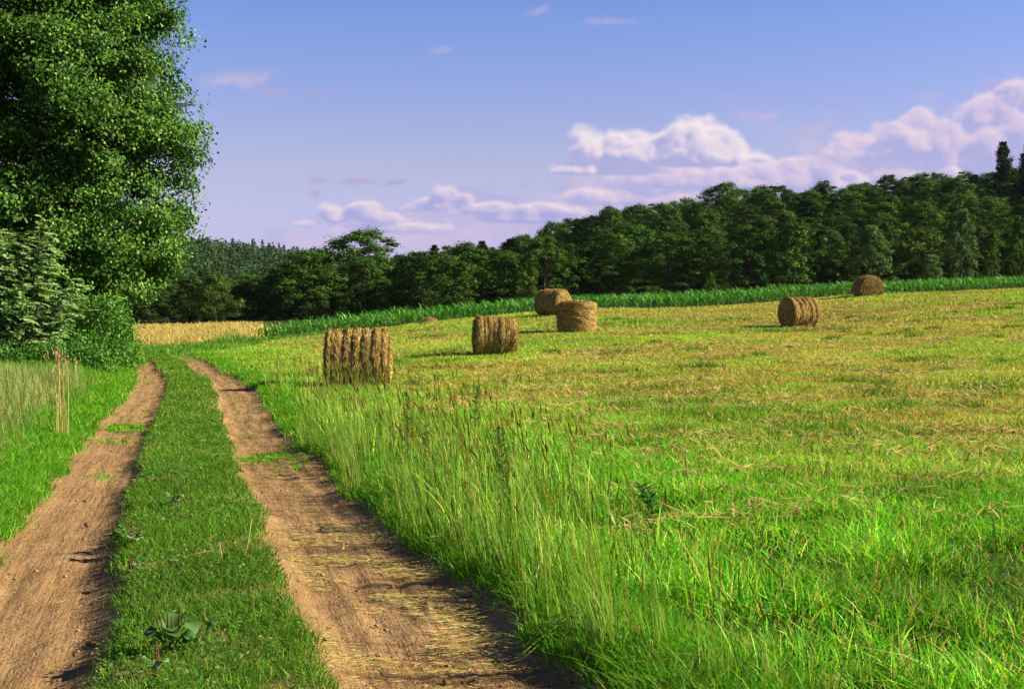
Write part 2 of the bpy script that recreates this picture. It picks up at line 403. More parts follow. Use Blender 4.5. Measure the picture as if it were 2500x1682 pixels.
M_GRASS = leafy('grass_blade', 0.33, 0.55, 0.10, 0.12, 2.0)
M_DRY = leafy('dry_straw', 0.15, 0.6, 0.2, 0.12, 2.0, (1.1, 1.0, 0.7))
M_LEAF = leafy('broad_leaf', 0.14, 0.5, 0.14, 0.18, 0.6)
M_PALE = leafy('pale_leaf', 0.2, 0.5, 0.2, 0.15, 0.9)
M_WOODL = leafy('wood_foliage', 0.16, 0.7, 0.04, 0.3, 0.22)
M_CORN = leafy('corn_leaf', 0.25, 0.5, 0.2, 0.12, 1.0)
M_BARK = plain('bark', (0.035, 0.028, 0.02), (0.09, 0.075, 0.055), 6, 0.9, 0.6, 20, stretch=(1, 1, .2))
M_HAY = plain('hay', (0.75, 0.72, 0.68), (1.0, 1.0, 1.0), 9, 0.95, 0.6, 40, use_tone=True)

# dirt of the two ruts
M_DIRT, g = mat('track_dirt')
pos = g.n('ShaderNodeNewGeometry').outputs['Position']
px_, py_, pz_ = g.sep(pos)
along = g.xyz(g.m('MULTIPLY_ADD', py_, 0.225, px_), g.m('MULTIPLY', py_, 0.07), pz_)   # streaks that run with the track
n1 = g.noise(pos, 0.9, 5, 0.6); n2 = g.noise(pos, 14, 5, 0.7); n3 = g.noise(along, 9, 4, 0.6); n4 = g.noise(pos, 70, 3, 0.6)
c = g.mix(g.step(n1, 0.32, 0.68), (0.255, 0.155, 0.062), (0.335, 0.215, 0.098))
c = g.mix(g.m('MULTIPLY', g.step(n3, 0.45, 0.75), 0.35), c, (0.38, 0.25, 0.115))
c = g.mix(g.m('MULTIPLY', g.step(n2, 0.52, 0.80), 0.65), c, (0.12, 0.066, 0.032))
c = g.mix(g.m('MULTIPLY', g.step(n4, 0.62, 0.74), 0.5), c, (0.42, 0.29, 0.16))
p = g.n('ShaderNodeBsdfPrincipled'); g.put(p.inputs['Base Color'], c); p.inputs['Roughness'].default_value = 0.95; p.inputs['Specular IOR Level'].default_value = 0.1
b = g.n('ShaderNodeBump'); b.inputs['Strength'].default_value = 1.0; b.inputs['Distance'].default_value = 0.04
hh = g.m('ADD', g.m('MULTIPLY', n2, 0.7), g.m('ADD', g.m('MULTIPLY', n3, 1.0), g.m('MULTIPLY', n4, 0.3)))
g.put(b.inputs['Height'], hh); g.put(p.inputs['Normal'], b.outputs[0])
o_ = g.n('ShaderNodeOutputMaterial'); g.t.links.new(p.outputs[0], o_.inputs[0])

# soil and thatch below the grass, tone per place
M_GROUND, g = mat('soil_and_thatch')
pos = g.n('ShaderNodeNewGeometry').outputs['Position']
a = g.n('ShaderNodeAttribute', attribute_name='tone').outputs[0]
n1 = g.noise(pos, 3.0, 6, 0.65); n2 = g.noise(pos, 0.35, 4, 0.6); n3 = g.noise(pos, 22, 4, 0.7)
f = g.m('ADD', 0.45, g.m('ADD', g.m('MULTIPLY', n1, 0.5), g.m('ADD', g.m('MULTIPLY', n2, 0.35), g.m('MULTIPLY', n3, 0.3))))
p = g.n('ShaderNodeBsdfPrincipled'); g.put(p.inputs['Base Color'], g.v('SCALE', a, scale=f)); p.inputs['Roughness'].default_value = 0.95; p.inputs['Specular IOR Level'].default_value = 0.05
b = g.n('ShaderNodeBump'); b.inputs['Strength'].default_value = 0.8; b.inputs['Distance'].default_value = 0.06
g.put(b.inputs['Height'], n1); g.put(p.inputs['Normal'], b.outputs[0])
o_ = g.n('ShaderNodeOutputMaterial'); g.t.links.new(p.outputs[0], o_.inputs[0])

# ------------------------------------------------------------------ ground
CROP = np.array([(-14.5, 74.5), (-13, 75.5), (-4.1, 80.5), (5, 84.5), (20.5, 87.5), (32, 90), (60, 96), (90, 104)], float)
def crop_edge(x): return np.interp(x, CROP[:, 0], CROP[:, 1], left=1e4)
def in_corn(x, y): return (y > crop_edge(x)) & (y < crop_edge(x)+20) & (x > -13.5)
def in_gold(x, y): return (y > 76) & (x < -0.187*y) & (y < 225) & (x > -120)
def lush_limit(x, y):
    return np.interp(y, [5, 9, 11, 13, 18, 26], [9, 6.6, 5.2, 4.5, 4.0, 3.5]) + 3.2*(fbm(x*.5, y*.35, 23, 3)-.5)
def patches(x, y):
    """0 = straw coloured stubble, 1 = fresh green regrowth"""
    a = fbm(x*0.13+3, y*0.17, 21, 4)*0.6 + fbm(x*0.55, y*0.8, 22, 3)*0.4
    g_ = smooth(a, 0.45, 0.57)
    near = 1-smooth(track_u(x, y) - lush_limit(x, y), -.5, 2.0)
    return np.clip(g_*0.70*(.75+.25*smooth(y, 20, 45)) + near*0.85, 0, 1)
def sgrid(lo, hi, c, n, k):
    t = np.linspace(-1, 1, n); s = np.sinh(k*t)/np.sinh(k)
    return np.where(s < 0, c + s*(c-lo), c + s*(hi-c))
gx = sgrid(-2600, 2600, -3, 420, 8.2); gy = sgrid(-400, 3500, 8, 460, 7.6)
X, Y = np.meshgrid(gx, gy); Z = land(X, Y)
u = track_u(X, Y)
Z -= 0.16*(1-smooth(np.abs(u), 1.75, 2.35))*((Y > -8) & (Y < 66))
pt = patches(X, Y)[..., None]
tone = np.array([0.15, 0.125, 0.03])*(1-pt) + np.array([0.035, 0.06, 0.012])*pt
sel = in_gold(X, Y); tone[sel] = (0.28, 0.20, 0.045)
sel = in_corn(X, Y); tone[sel] = (0.05, 0.045, 0.025)
sel = (np.abs(u) < 6) & (Y < 70) & (u < -1.2); tone[sel] = (0.045, 0.075, 0.014)
sel = (np.abs(u) < 2.6) & (Y < 70); tone[sel] = (0.06, 0.06, 0.02)
sel = (Y > 215) | (X < -22); tone[sel & ~in_gold(X, Y)] = (0.02, 0.032, 0.010)
ny, nx = X.shape
idx = np.arange(nx*ny).reshape(ny, nx)
q = np.stack([idx[:-1, :-1], idx[:-1, 1:], idx[1:, 1:], idx[1:, :-1]], -1).reshape(-1, 4)
gr = obj('ground', mesh_np('ground', np.stack([X, Y, Z], -1).reshape(-1, 3), q, None, tone.reshape(-1, 3), True), M_GROUND)
tag(gr, 'gently rising farm land under the grass and the wood', 'ground', kind='structure')

ty = np.arange(2.5, 69, 0.06); tu = np.linspace(-2.6, 2.6, 120)
TU, TY = np.meshgrid(tu, ty); TX = trackx(TY) + TU
rut = np.maximum(0, -profile(TU, TY))/0.06
lump = (fbm(TX*4, TY*4, 5, 4)-.5)*0.034*rut + (fbm(TU*9, TY*0.7, 6, 3)-.5)*0.045*rut + (fbm(TX*16, TY*16, 8, 2)-.5)*0.018
TZ = land(TX, TY) + profile(TU, TY) + lump - 0.10*smooth(np.abs(TU), 2.05, 2.6)
ny, nx = TX.shape; idx = np.arange(nx*ny).reshape(ny, nx)
q = np.stack([idx[:-1, :-1], idx[:-1, 1:], idx[1:, 1:], idx[1:, :-1]], -1).reshape(-1, 4)
tr_o = obj('dirt_track', mesh_np('dirt_track', np.stack([TX, TY, TZ], -1).reshape(-1, 3), q, None, None, True), M_DIRT)
tag(tr_o, 'pair of bare brown wheel ruts with a grassy strip between them', 'track', kind='structure')

# ------------------------------------------------------------------ grass
def scatter(n, y0, y1, power=1.0, xl=-0.40, xr=0.40, pad=1.2):
    """points over the view's ground wedge, denser near by"""
    t = R.random(n)
    e = 2-power                                             # density ~ y^-power over a wedge of width ~ y
    y = (y0**e + t*(y1**e-y0**e))**(1/e)
    x = R.uniform(xl*y-pad, xr*y+pad)
    return x, y
def shade(c, n, v=0.18, hue=0.12):
    c = np.broadcast_to(np.asarray(c, float), (n, 3))
    k = np.exp(R.normal(0, v, n))[:, None]
    h_ = R.normal(0, hue, n)[:, None]
    return np.clip(c*k*np.concatenate([1+h_, 1+h_*0.1, 1-h_*0.3], 1), 0.002, 0.9)
def pick(cols, p, n):
    return np.asarray(cols, float)[R.choice(len(cols), n, p=p)]
LUSH = [(0.095, 0.34, 0.014), (0.15, 0.42, 0.018), (0.055, 0.22, 0.010), (0.23, 0.42, 0.028), (0.36, 0.31, 0.08)]
LUSH_P = [.36, .27, .22, .10, .05]
STRAW = [(0.45, 0.345, 0.10), (0.37, 0.265, 0.075), (0.29, 0.33, 0.05), (0.52, 0.43, 0.16), (0.22, 0.13, 0.045)]
STRAW_P = [.30, .20, .26, .12, .12]
YGREEN = [(0.20, 0.37, 0.028), (0.13, 0.35, 0.022), (0.30, 0.37, 0.045)]

# a) the strip between the ruts and the short verges
acc = Acc()
def short_zone(n, y0, y1, pw, hs, wk):
    x, y = scatter(n, y0, y1, pw, -0.40, 0.02)
    u = track_u(x, y); ol, il, ir, orr = edges(y)
    jit = R.normal(0, 0.035, n)
    strip = (u > il+jit) & (u < ir+jit)
    vl = (u < ol+jit) & (u > ol-1.5); vr = (u > orr+jit) & (u < orr+0.75)
    pat = (fbm(u*2.2, y*1.1, 31, 3) > 0.64) & (R.random(n) < .5) & (y > 12)
    p1 = (((u-1.0)/0.42)**2 + ((y-16.7)/1.1)**2 < 1) & (fbm(x*4, y*2, 33, 2) > .46)
    p2 = (((u+0.95)/0.3)**2 + ((y-21.5)/1.2)**2 < 1) & (fbm(x*4, y*2, 34, 2) > .5)
    end = (y > 58+R.normal(0, 1.2, n)) & (np.abs(u) < 3)
    ok = strip | vl | vr | p1 | p2 | end | (pat & (R.random(n) < .4) & (u > -1.4) & (u < 1.6))
    ok &= R.random(n) < .35+.65*smooth(fbm(x*1.9+.37*y, y*1.7-.41*x, 35, 4), .26, .44)
    x, y, u = x[ok], y[ok], u[ok]; strip = strip[ok]; vl = vl[ok]; vr = vr[ok]; m = len(x)
    h = hs*R.uniform(.5, 1.25, m)*(0.65+0.8*fbm(x*1.1, y*1.1, 36, 3))
    h = np.where(strip, h*0.85, np.where(vl | vr, h*1.5, h*0.55))
    h *= np.where(vl, 1+1.2*smooth(-(u+1.6), 0, 1.2), 1)
    c = np.where(strip[:, None], pick([(0.070, 0.215, 0.014), (0.115, 0.29, 0.018), (0.17, 0.30, 0.03), (0.04, 0.13, 0.012), (0.28, 0.24, 0.07)], [.38, .25, .14, .18, .05], m)*(.7+.55*fbm(x*1.3, y*.9, 37, 3))[:, None], pick(LUSH, LUSH_P, m)*0.95)
    P = np.stack([x, y, height(x, y)-0.012], 1)
    acc.add(*blades(P, h, wk*y**0.62*R.uniform(.7, 1.3, m), R.uniform(0, 2*pi, m), R.uniform(.2, 1.3, m), shade(c, m), 2))
short_zone(420000, 5.2, 22, 1.5, 0.085, 0.0021)
short_zone(300000, 20, 70, 1.1, 0.11, 0.0026)
# left verge beyond the short grass: pale tall grass and green weeds
o = obj('short_grass', acc.mesh('short_grass'), M_GRASS)
tag(o, 'short green grass on the strip between the ruts and along both verges', 'grass', kind='stuff')

acc = Acc()
n = 210000
x, y = scatter(n, 5.5, 62, 1.35, -0.40, -0.02, 2.0)
u = track_u(x, y); ol, il, ir, orr = edges(y)
ok = (u < ol-0.75+R.normal(0, .25, n)) & (u > -14); x, y, u = x[ok], y[ok], u[ok]; n = len(x)
dens = fbm(x*.7, y*.7, 41, 3)
hg = (0.34+0.42*dens)*smooth(-(u+1.9), -0.2, 1.0)*0.85 + 0.15
hg *= np.where(y > 36, 0.75, 1.0)
palemix = smooth(-(u+1.65), -.2, .5)*(1-smooth(y, 27, 38))*.9
cA = pick(LUSH, LUSH_P, n); cB = pick([(0.22, 0.33, 0.085), (0.15, 0.28, 0.055), (0.36, 0.37, 0.14), (0.44, 0.37, 0.16), (0.32, 0.18, 0.09)], [.32, .24, .22, .15, .07], n)
c = np.where((R.random(n) < palemix)[:, None], cB, cA)*(.42+.80*fbm(x*1.1, y*.8, 43, 3))[:, None]
P = np.stack([x, y, height(x, y)-0.02], 1)
acc.add(*blades(P, hg*R.uniform(.55, 1.15, n), 0.0024*y**0.6*R.uniform(.7, 1.3, n), R.normal(2.4, .8, n), R.uniform(.05, .5, n), shade(c, n), 3))
o = obj('tall_verge_grass', acc.mesh('tall_verge_grass'), M_GRASS)
tag(o, 'tall pale green grass beside the outer rut below the big tree', 'grass', kind='stuff')

# b) tall grass along the right-hand verge, running into the lush foreground
def tall_band(x, y):
    u = track_u(x, y) + .9*(fbm(x*.6, y*.45, 52, 3)-.5)
    outer = np.interp(y, [5, 9, 12, 18, 24, 30, 40], [2.5, 2.9, 3.3, 3.7, 3.3, 2.3, 1.4])
    return smooth(u, 1.55, 2.0)*(1-smooth(u, outer-.7, outer+.5))
acc = Acc()
def lush(n, y0, y1, tall):
    x, y = scatter(n, y0, y1, 1.35, -0.24, 0.40, 1.5)
    u = track_u(x, y); ol, il, ir, orr = edges(y); tb = tall_band(x, y)
    cl = smooth(fbm(x*1.5+.3*y, y*1.4-.3*x, 51, 3), .28, .68)
    green = 1-smooth(u - lush_limit(x, y), -.6, 1.0)
    if tall: ok = (R.random(n) < tb*(.06+1.0*cl**1.4)) & (u > orr+.10)
    else: ok = (u > orr+0.10+R.normal(0, .08, n)) & (R.random(n) < green*(.6+.4*cl))
    x, y, u, tb, cl = x[ok], y[ok], u[ok], tb[ok], cl[ok]; n = len(x)
    if tall:
        h = np.interp(y, [5, 8, 12, 27, 44], [.20, .32, .46, .48, .32])*(.5+.7*cl)*R.uniform(.55, 1.2, n)
        c = pick([(0.20, 0.37, 0.04), (0.12, 0.33, 0.02), (0.34, 0.38, 0.09), (0.36, 0.27, 0.08), (0.07, 0.20, 0.014)], [.36, .30, .15, .05, .14], n)*(.50+.60*cl)[:, None]
        lean = np.abs(R.normal(0, .32, n))+.05; az = R.normal(pi*.9, 1.2, n); wd = 0.0029
    else:
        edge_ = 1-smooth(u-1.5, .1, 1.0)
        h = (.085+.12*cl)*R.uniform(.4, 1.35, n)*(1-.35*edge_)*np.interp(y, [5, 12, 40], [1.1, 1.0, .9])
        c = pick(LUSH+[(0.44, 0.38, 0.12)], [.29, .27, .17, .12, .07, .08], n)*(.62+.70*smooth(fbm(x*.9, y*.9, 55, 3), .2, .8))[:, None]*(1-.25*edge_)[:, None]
        lean = R.uniform(.1, 1.5, n); az = R.uniform(0, 2*pi, n); wd = 0.0036
    P = np.stack([x, y, height(x, y)-0.02], 1)
    acc.add(*blades(P, h, wd*y**0.5*R.uniform(.5, 1.5, n), az, lean, shade(c*(.92 if tall else 1.1), n, .48 if tall else .36), 4 if tall else 3))  # tall blades coloured darker, with wider spread, to stand in for weak self-shadow
lush(360000, 5.2, 44, False)
lush(74000, 5.4, 44, True)
o = obj('meadow_grass', acc.mesh('meadow_grass'), M_GRASS)
tag(o, 'lush green uncut grass beside the near rut and in the foreground', 'grass', kind='stuff')

# flowering stalks with seed heads
acc = Acc()
n = 9000
x, y = scatter(n, 5.6, 36, .8, -0.2, 0.3, .5)
tb = tall_band(x, y)*(0.15+1.1*smooth(fbm(x*.8, y*.8, 61, 2), .35, .65)); ok = R.random(n) < tb*1.1
x, y = x[ok], y[ok]; n = len(x)
h = R.uniform(.52, 1.05, n)*np.interp(y, [6, 11, 17, 25, 36], [.62, .86, 1.0, .92, .8]); az = R.normal(2.8, .7, n); ln = np.abs(R.normal(.16, .16, n))
c = shade(pick([(0.22, 0.33, 0.05), (0.32, 0.29, 0.09), (0.13, 0.27, 0.03)], [.5, .2, .3], n), n)
P = np.stack([x, y, height(x, y)-0.02], 1)
acc.add(*blades(P, h, np.full(n, .0046)*np.sqrt(y/9), az, ln, c, 4))
tip = P.copy(); tip[:, 0] += np.cos(az)*ln*h*0.90; tip[:, 1] += np.sin(az)*ln*h*.90; tip[:, 2] += h*.95*(1-.28*ln*.95)
T = np.stack([np.cos(az)*ln*1.7, np.sin(az)*ln*1.7, 1-.5*ln], 1)
hc = shade(pick([(0.26, 0.28, 0.08), (0.17, 0.12, 0.05), (0.34, 0.30, 0.11)], [.55, .2, .25], n), n)
hl = R.uniform(.08, .18, n); hw = R.uniform(.011, .017, n)*np.sqrt(y/9)
for k in range(3):
    a = k*pi/3; acc.add(*leaves(tip, T, np.tile([[math.cos(a), math.sin(a), 0]], (n, 1)), hl, hw, hc, 0))
def tufts(n):
    y = 6.2 + 13*R.random(n)**1.25; x = trackx(y) + edges(y)[3] + np.abs(R.normal(.16, .14, n)); k = 11
    xs, ys = np.repeat(x, k)+R.normal(0, .022, n*k), np.repeat(y, k)+R.normal(0, .014, n*k); m = n*k
    h = np.repeat(R.uniform(.25, .72, n), k)*R.uniform(.6, 1.1, m); az = np.repeat(R.normal(2.9, .5, n), k)+R.normal(0, .35, m); ln = np.repeat(R.uniform(.05, .4, n), k)*R.uniform(.6, 1.4, m)
    P = np.stack([xs, ys, height(xs, ys)-.02], 1)
    acc.add(*blades(P, h, np.full(m, .0052), az, ln, shade(pick([(0.12, 0.30, 0.02), (0.22, 0.35, 0.05), (0.34, 0.30, 0.10)], [.5, .35, .15], m), m), 4))
tufts(170)
o = obj('seed_stalk', acc.mesh('seed_stalk'), M_GRASS)
tag(o, 'thin flowering grass stalks with brown seed heads over the uncut grass', 'grass', kind='stuff')

# c) the mown hay field
acc = Acc()
def field(n, y0, y1, pw, hs, wk, segs):
    x, y = scatter(n, y0, y1, pw, -0.34, 0.40, 1.5)
    u = track_u(x, y); ol, il, ir, orr = edges(y)
    ok = (u > orr + 0.5 + R.normal(0, .3, n)) & (y < crop_edge(x)+.4) & (u > lush_limit(x, y)-.6+R.normal(0, .5, n))
    x, y, u = x[ok], y[ok], u[ok]; n = len(x)
    pg = patches(x, y); gm = R.random(n) < 0.22+0.72*pg
    c = np.where(gm[:, None], np.where((R.random(n) < smooth(y, 14, 40)*.75)[:, None], pick(YGREEN, [.4, .3, .3], n), pick(LUSH, LUSH_P, n)), np.where((R.random(n) < .30*(1-pg)*smooth(fbm(x*.4, y*.6, 75, 3), .45, .6))[:, None], np.array([[.27, .16, .05]]), pick(STRAW, STRAW_P, n)))
    rows = 0.5+0.5*np.sin((x*0.94+y*0.34)*2*pi/2.7 + 2.5*fbm(x*.2, y*.2, 71, 2))
    h = hs*(0.45+0.9*fbm(x*1.4, y*1.0, 72, 3))*(0.8+0.4*pg)*(0.8+.35*rows)*R.uniform(.5, 1.3, n)
    lean = np.where(gm, R.uniform(.2, 1.0, n), R.uniform(.1, 2.2, n))
    P = np.stack([x, y, height(x, y)-0.01], 1)
    acc.add(*blades(P, h, wk*y**0.62*R.uniform(.6, 1.5, n), R.uniform(0, 2*pi, n), lean, shade(np.minimum(c*(.90+.86*fbm(x*.30, y*.5, 74, 3))[:, None], .75), n, .24), segs))
field(420000, 5.2, 24, 1.3, 0.13, 0.0020, 3)
field(520000, 22, 60, 0.9, 0.13, 0.0021, 2)
field(280000, 55, 108, 0.5, 0.15, 0.0023, 2)
for k in range(150):                                         # darker tufts the mower missed
    yy = 11 + 62*R.random()**1.3; xx = R.uniform(-.1*yy, .38*yy)
    if track_u(xx, yy) < 4.5 or yy > crop_edge(xx)-1.5: continue
    m = int(R.integers(60, 170)); sx_, sy_ = R.uniform(.12, .5), R.uniform(.08, .2)
    px_, py_ = xx+R.normal(0, sx_, m), yy+R.normal(0, sy_, m); P = np.stack([px_, py_, height(px_, py_)-.02], 1)
    c = pick([(0.05, 0.16, 0.014), (0.09, 0.24, 0.02), (0.16, 0.26, 0.03), (0.20, 0.13, 0.04)], [.4, .3, .15, .15], m)
    acc.add(*blades(P, R.uniform(.10, .30, m), .0026*yy**.6*R.uniform(.6, 1.3, m), R.uniform(0, 6.28, m), R.uniform(.2, 1.2, m), shade(c, m), 3))
o = obj('hay_stubble', acc.mesh('hay_stubble'), M_GRASS)
tag(o, 'mown straw coloured and green stubble of the hay field', 'grass', kind='stuff')

# raked lines and loose tufts of cut hay lying in the stubble
acc = Acc()
for k in range(330):
    yy = R.uniform(10, 75); xx = R.uniform(-0.15*yy, .38*yy)
    if track_u(xx, yy) < 3.2 or yy > crop_edge(xx)-2: continue
    m = int(R.integers(40, 130)); L = R.uniform(.3, 1.3); ang = R.normal(.1, .3)
    s = R.normal(0, L, m); t_ = R.normal(0, .12, m)
    px_, py_ = xx+s*math.cos(ang)-t_*math.sin(ang), yy+s*math.sin(ang)+t_*math.cos(ang)
    P = np.stack([px_, py_, height(px_, py_)+np.abs(R.normal(.05, .04, m))], 1)
    a = R.uniform(0, 2*pi, m); T = np.stack([np.cos(a), np.sin(a), R.normal(0, .35, m)], 1)
    acc.add(*leaves(P, T, np.tile([[.1, -.4, 1.]], (m, 1)), R.uniform(.1, .35, m), .005*yy**.55, shade(pick(STRAW, STRAW_P, m)*.9, m), 0))
o = obj('loose_hay', acc.mesh('loose_hay'), M_DRY)
tag(o, 'tufts of loose cut hay left lying in the mown field', 'hay', kind='stuff')

# d) the golden field beyond the end of the track
acc = Acc()
n = 130000
y = R.uniform(74, 215, n)**1.0; y = 74 + (y-74)**1.0*R.random(n)**.6
x = R.uniform(-0.46*y, -0.13*y, n)
ok = in_gold(x + R.normal(0, .9, n), y + R.normal(0, 2.2, n)); x, y = x[ok], y[ok]; n = len(x)
P = np.stack([x, y, height(x, y)-.02], 1)
c = shade(pick([(0.42, 0.33, 0.075), (0.34, 0.26, 0.055), (0.48, 0.40, 0.12), (0.26, 0.28, 0.05)], [.4, .25, .2, .15], n), n)
acc.add(*blades(P, (.30+.3*fbm(x*.25, y*.25, 83, 3))*R.uniform(.5, 1.25, n)*smooth(y, 74, 84)**.5, .0045*y**.55*R.uniform(.7, 1.3, n), R.normal(2.9, .5, n), R.uniform(.1, .6, n), c, 2))
o = obj('golden_grass', acc.mesh('golden_grass'), M_DRY)
tag(o, 'ripe golden tall grass of the far meadow before the dark wood', 'grass', kind='stuff')
acc = Acc()                                                  # rank green growth where track and fields meet
n = 42000
y = R.uniform(58, 82, n); x = R.uniform(-29, -9, n)
d = crop_edge(x)
ok = ((y > 66+R.normal(0, 1.2, n)) & (y < 79+R.normal(0, 1.2, n)) & (x < -12.5) & (R.random(n) < .8) & (x > -26)) | (np.abs(y-(d-.6)) < 1.0+R.random(n)); ok &= (y < 79.5)
x, y = x[ok], y[ok]; n = len(x); P = np.stack([x, y, height(x, y)-.02], 1)
hh = (.10+.32*fbm(x*.5, y*.5, 81, 3))*R.uniform(.5, 1.2, n) + .75*np.exp(-((x+15.0)/.9)**2)*R.random(n)*(np.abs(y-75) < 2)
c = shade(pick([(0.10, 0.27, 0.02), (0.06, 0.20, 0.02), (0.22, 0.34, 0.05), (0.05, 0.17, 0.05)], [.4, .25, .2, .15], n), n)
acc.add(*blades(P, hh, .0040*y**.55*R.uniform(.7, 1.3, n), R.uniform(0, 6.28, n), R.uniform(.1, .6, n), c, 2))
o = obj('rank_grass', acc.mesh('rank_grass'), M_GRASS)
tag(o, 'rank green grass where the track ends before the golden field', 'grass', kind='stuff')

# e) the corn
acc = Acc()
rows = []
for r in range(24):
    dd = 0.4 + r*0.85
    step = 0.30 if r < 10 else 0.55
    xs = np.arange(-13.4, 62, step); xs = xs + R.normal(0, .06, len(xs)); xs = xs[dd < np.interp(xs, [-13.4, -4, 30], [5, 13, 20])]
    rows.append(np.stack([xs, crop_edge(xs)+dd+R.normal(0, .07, len(xs)), np.full(len(xs), r)], 1))
cp_ = np.concatenate(rows); cp_ = cp_[(cp_[:, 0] > -0.27*cp_[:, 1]) & (cp_[:, 0] < .42*cp_[:, 1])]
n = len(cp_); x, y = cp_[:, 0], cp_[:, 1]
hc = (0.78+.42*fbm(x*.25, y*.25, 91, 3))*R.uniform(.78, 1.15, n); base = np.stack([x, y, height(x, y)-.02], 1)
hc *= np.interp(x, [0, 25], [.82, .66])
acc.add(*blades(base, hc*.9, np.full(n, .04), R.uniform(0, 6.28, n), np.full(n, .05), np.tile([[.10, .22, .05]], (n, 1)), 2))
for k in range(8):
    t = .12+.88*k/8
    a = R.uniform(0, 6.28, n); P = base.copy(); P[:, 2] += hc*t*.8
    L = hc*R.uniform(.38, .62, n)
    c = shade(pick([(0.06, 0.24, 0.024), (0.10, 0.33, 0.036), (0.20, 0.42, 0.09), (0.032, 0.14, 0.016)], [.4, .3, .14, .16], n), n, .15)
    acc.add(*blades(P, L, R.uniform(.055, .10, n), a, R.uniform(.6, 1.5, n), c, 3, face=a+pi/2))
o = obj('corn_crop', acc.mesh('corn_crop'), M_CORN)
tag(o, 'band of leafy blue green corn plants between the hay field and the wood', 'corn', kind='stuff')

acc = Acc(); n = 60000
x, y = scatter(n, 5.2, 26, 1.5, -0.40, 0.1); u = track_u(x, y); ol, il, ir, orr = edges(y)
ok = (((u > il-.02) & (u < ir+.02)) | ((u < ol+.02) & (u > ol-.9)) | ((u > orr-.03) & (u < orr+.5))) & (R.random(n) < smooth(fbm(x*1.4+3, y*1.2, 151, 3), .46, .62)*1.1)
x, y = x[ok], y[ok]; n = len(x); P = np.stack([x, y, height(x, y)+R.uniform(.02, .075, n)], 1); a = R.uniform(0, 6.28, n)
acc.add(*leaves(P, np.stack([np.cos(a), np.sin(a), R.normal(0, .25, n)], 1), np.array([[.1, -.1, 1.]])+R.normal(0, .35, (n, 3)), R.uniform(.014, .03, n)*np.sqrt(y/8), R.uniform(.012, .022, n)*np.sqrt(y/8), shade(pick([(0.06, 0.17, 0.02), (0.10, 0.23, 0.04), (0.19, 0.28, 0.09)], [.5, .35, .15], n), n), .1))
o = obj('clover', acc.mesh('clover'), M_GRASS); tag(o, 'clover and small round leaves mixed into the short grass', 'clover', kind='stuff')
acc = Acc(); n = 420
x, y = scatter(n, 5.3, 20, 1.2, -0.40, 0.02); u = track_u(x, y); ol, il, ir, orr = edges(y)
ok = (u > il-.03) & (u < ir+.02) & (fbm(x*1.2, y*1.2, 161, 2) > .42); x, y = x[ok], y[ok]; n = len(x)
P = np.stack([x, y, height(x, y)], 1); h = R.uniform(.09, .22, n)
acc.add(*blades(P, h, np.full(n, .0042), R.uniform(0, 6.28, n), R.uniform(0, .25, n), shade(pick([(0.16, 0.12, 0.035), (0.30, 0.24, 0.08), (0.12, 0.16, 0.03)], [.5, .3, .2], n), n), 3))
o = obj('plantain_spike', acc.mesh('plantain_spike'), M_GRASS); tag(o, 'thin brown flower spikes sprinkled over the grass strip', 'weeds', kind='stuff')

# f) straw and clods lying on the ruts
acc = Acc()
def litter(n, u0, u1, y0, y1, zlen, cols=STRAW, pr=STRAW_P, bright=1.5):
    y = R.uniform(y0, y1, n); u = R.uniform(u0, u1, n)
    keep = fbm(u*3, y*2.2, 101, 3) > .43; y, u = y[keep], u[keep]; n = len(y); x = trackx(y)+u
    P = np.stack([x, y, height(x, y)+.012], 1); a = R.normal(0.1, .55, n)
    T = np.stack([np.cos(a), np.sin(a), R.normal(0, .08, n)], 1)
    acc.add(*leaves(P, T, np.tile([[0, -.15, 1.]], (n, 1)), zlen*R.uniform(.4, 1.6, n), R.uniform(.004, .009, n), shade(pick(cols, pr, n)*bright, n, .15), 0))
litter(5200, .62, 1.8, 6.4, 11.5, .05)
litter(900, .9, 1.8, 6.8, 10.0, .10)
litter(420, .6, 1.6, 5.2, 7, .05)
litter(800, .6, 1.7, 10, 26, .07)
litter(160, -1.35, -.6, 5.5, 24, .06)
litter(46, .6, 1.5, 6, 20, .22)
o = obj('scattered_straw', acc.mesh('scattered_straw'), M_DRY)
tag(o, 'bits of yellow straw scattered over the bare ruts', 'straw', kind='stuff')

acc = Acc(); n = 2400
y = 5.3 + 22*R.random(n)**1.9; u = np.where(R.random(n) < .5, R.uniform(-1.4, -.5, n), R.uniform(.5, 1.7, n)); x = trackx(y)+u
k_ = (fbm(x*2.5, y*2.5, 141, 3) > .46); x, y = x[k_], y[k_]; n = len(x)
r_ = R.gamma(2.0, .0028, n)+.003; P = np.stack([x, y, height(x, y)+r_*.3], 1)
octv = np.array([[1, 0, 0], [0, 1, 0], [-1, 0, 0], [0, -1, 0], [0, 0, .8], [0, 0, -.8]], float)
Vt = P[:, None] + octv[None]*r_[:, None, None]*R.uniform(.6, 1.3, (n, 6, 1)) + R.normal(0, .15, (n, 6, 3))*r_[:, None, None]
tri = np.array([[0, 1, 4], [1, 2, 4], [2, 3, 4], [3, 0, 4], [1, 0, 5], [2, 1, 5], [3, 2, 5], [0, 3, 5]])
tris = (np.arange(n)[:, None, None]*6 + tri[None]).reshape(-1, 3)
acc.add(Vt.reshape(-1, 3), None, tris, np.repeat(shade(pick([(.25, .15, .065), (.16, .09, .04), (.33, .22, .11)], [.45, .35, .2], n), n), 6, axis=0))
o = obj('dirt_clods', acc.mesh('dirt_clods'), M_DRY); tag(o, 'crumbs and clods of dry earth lying in the ruts', 'clods', kind='stuff')

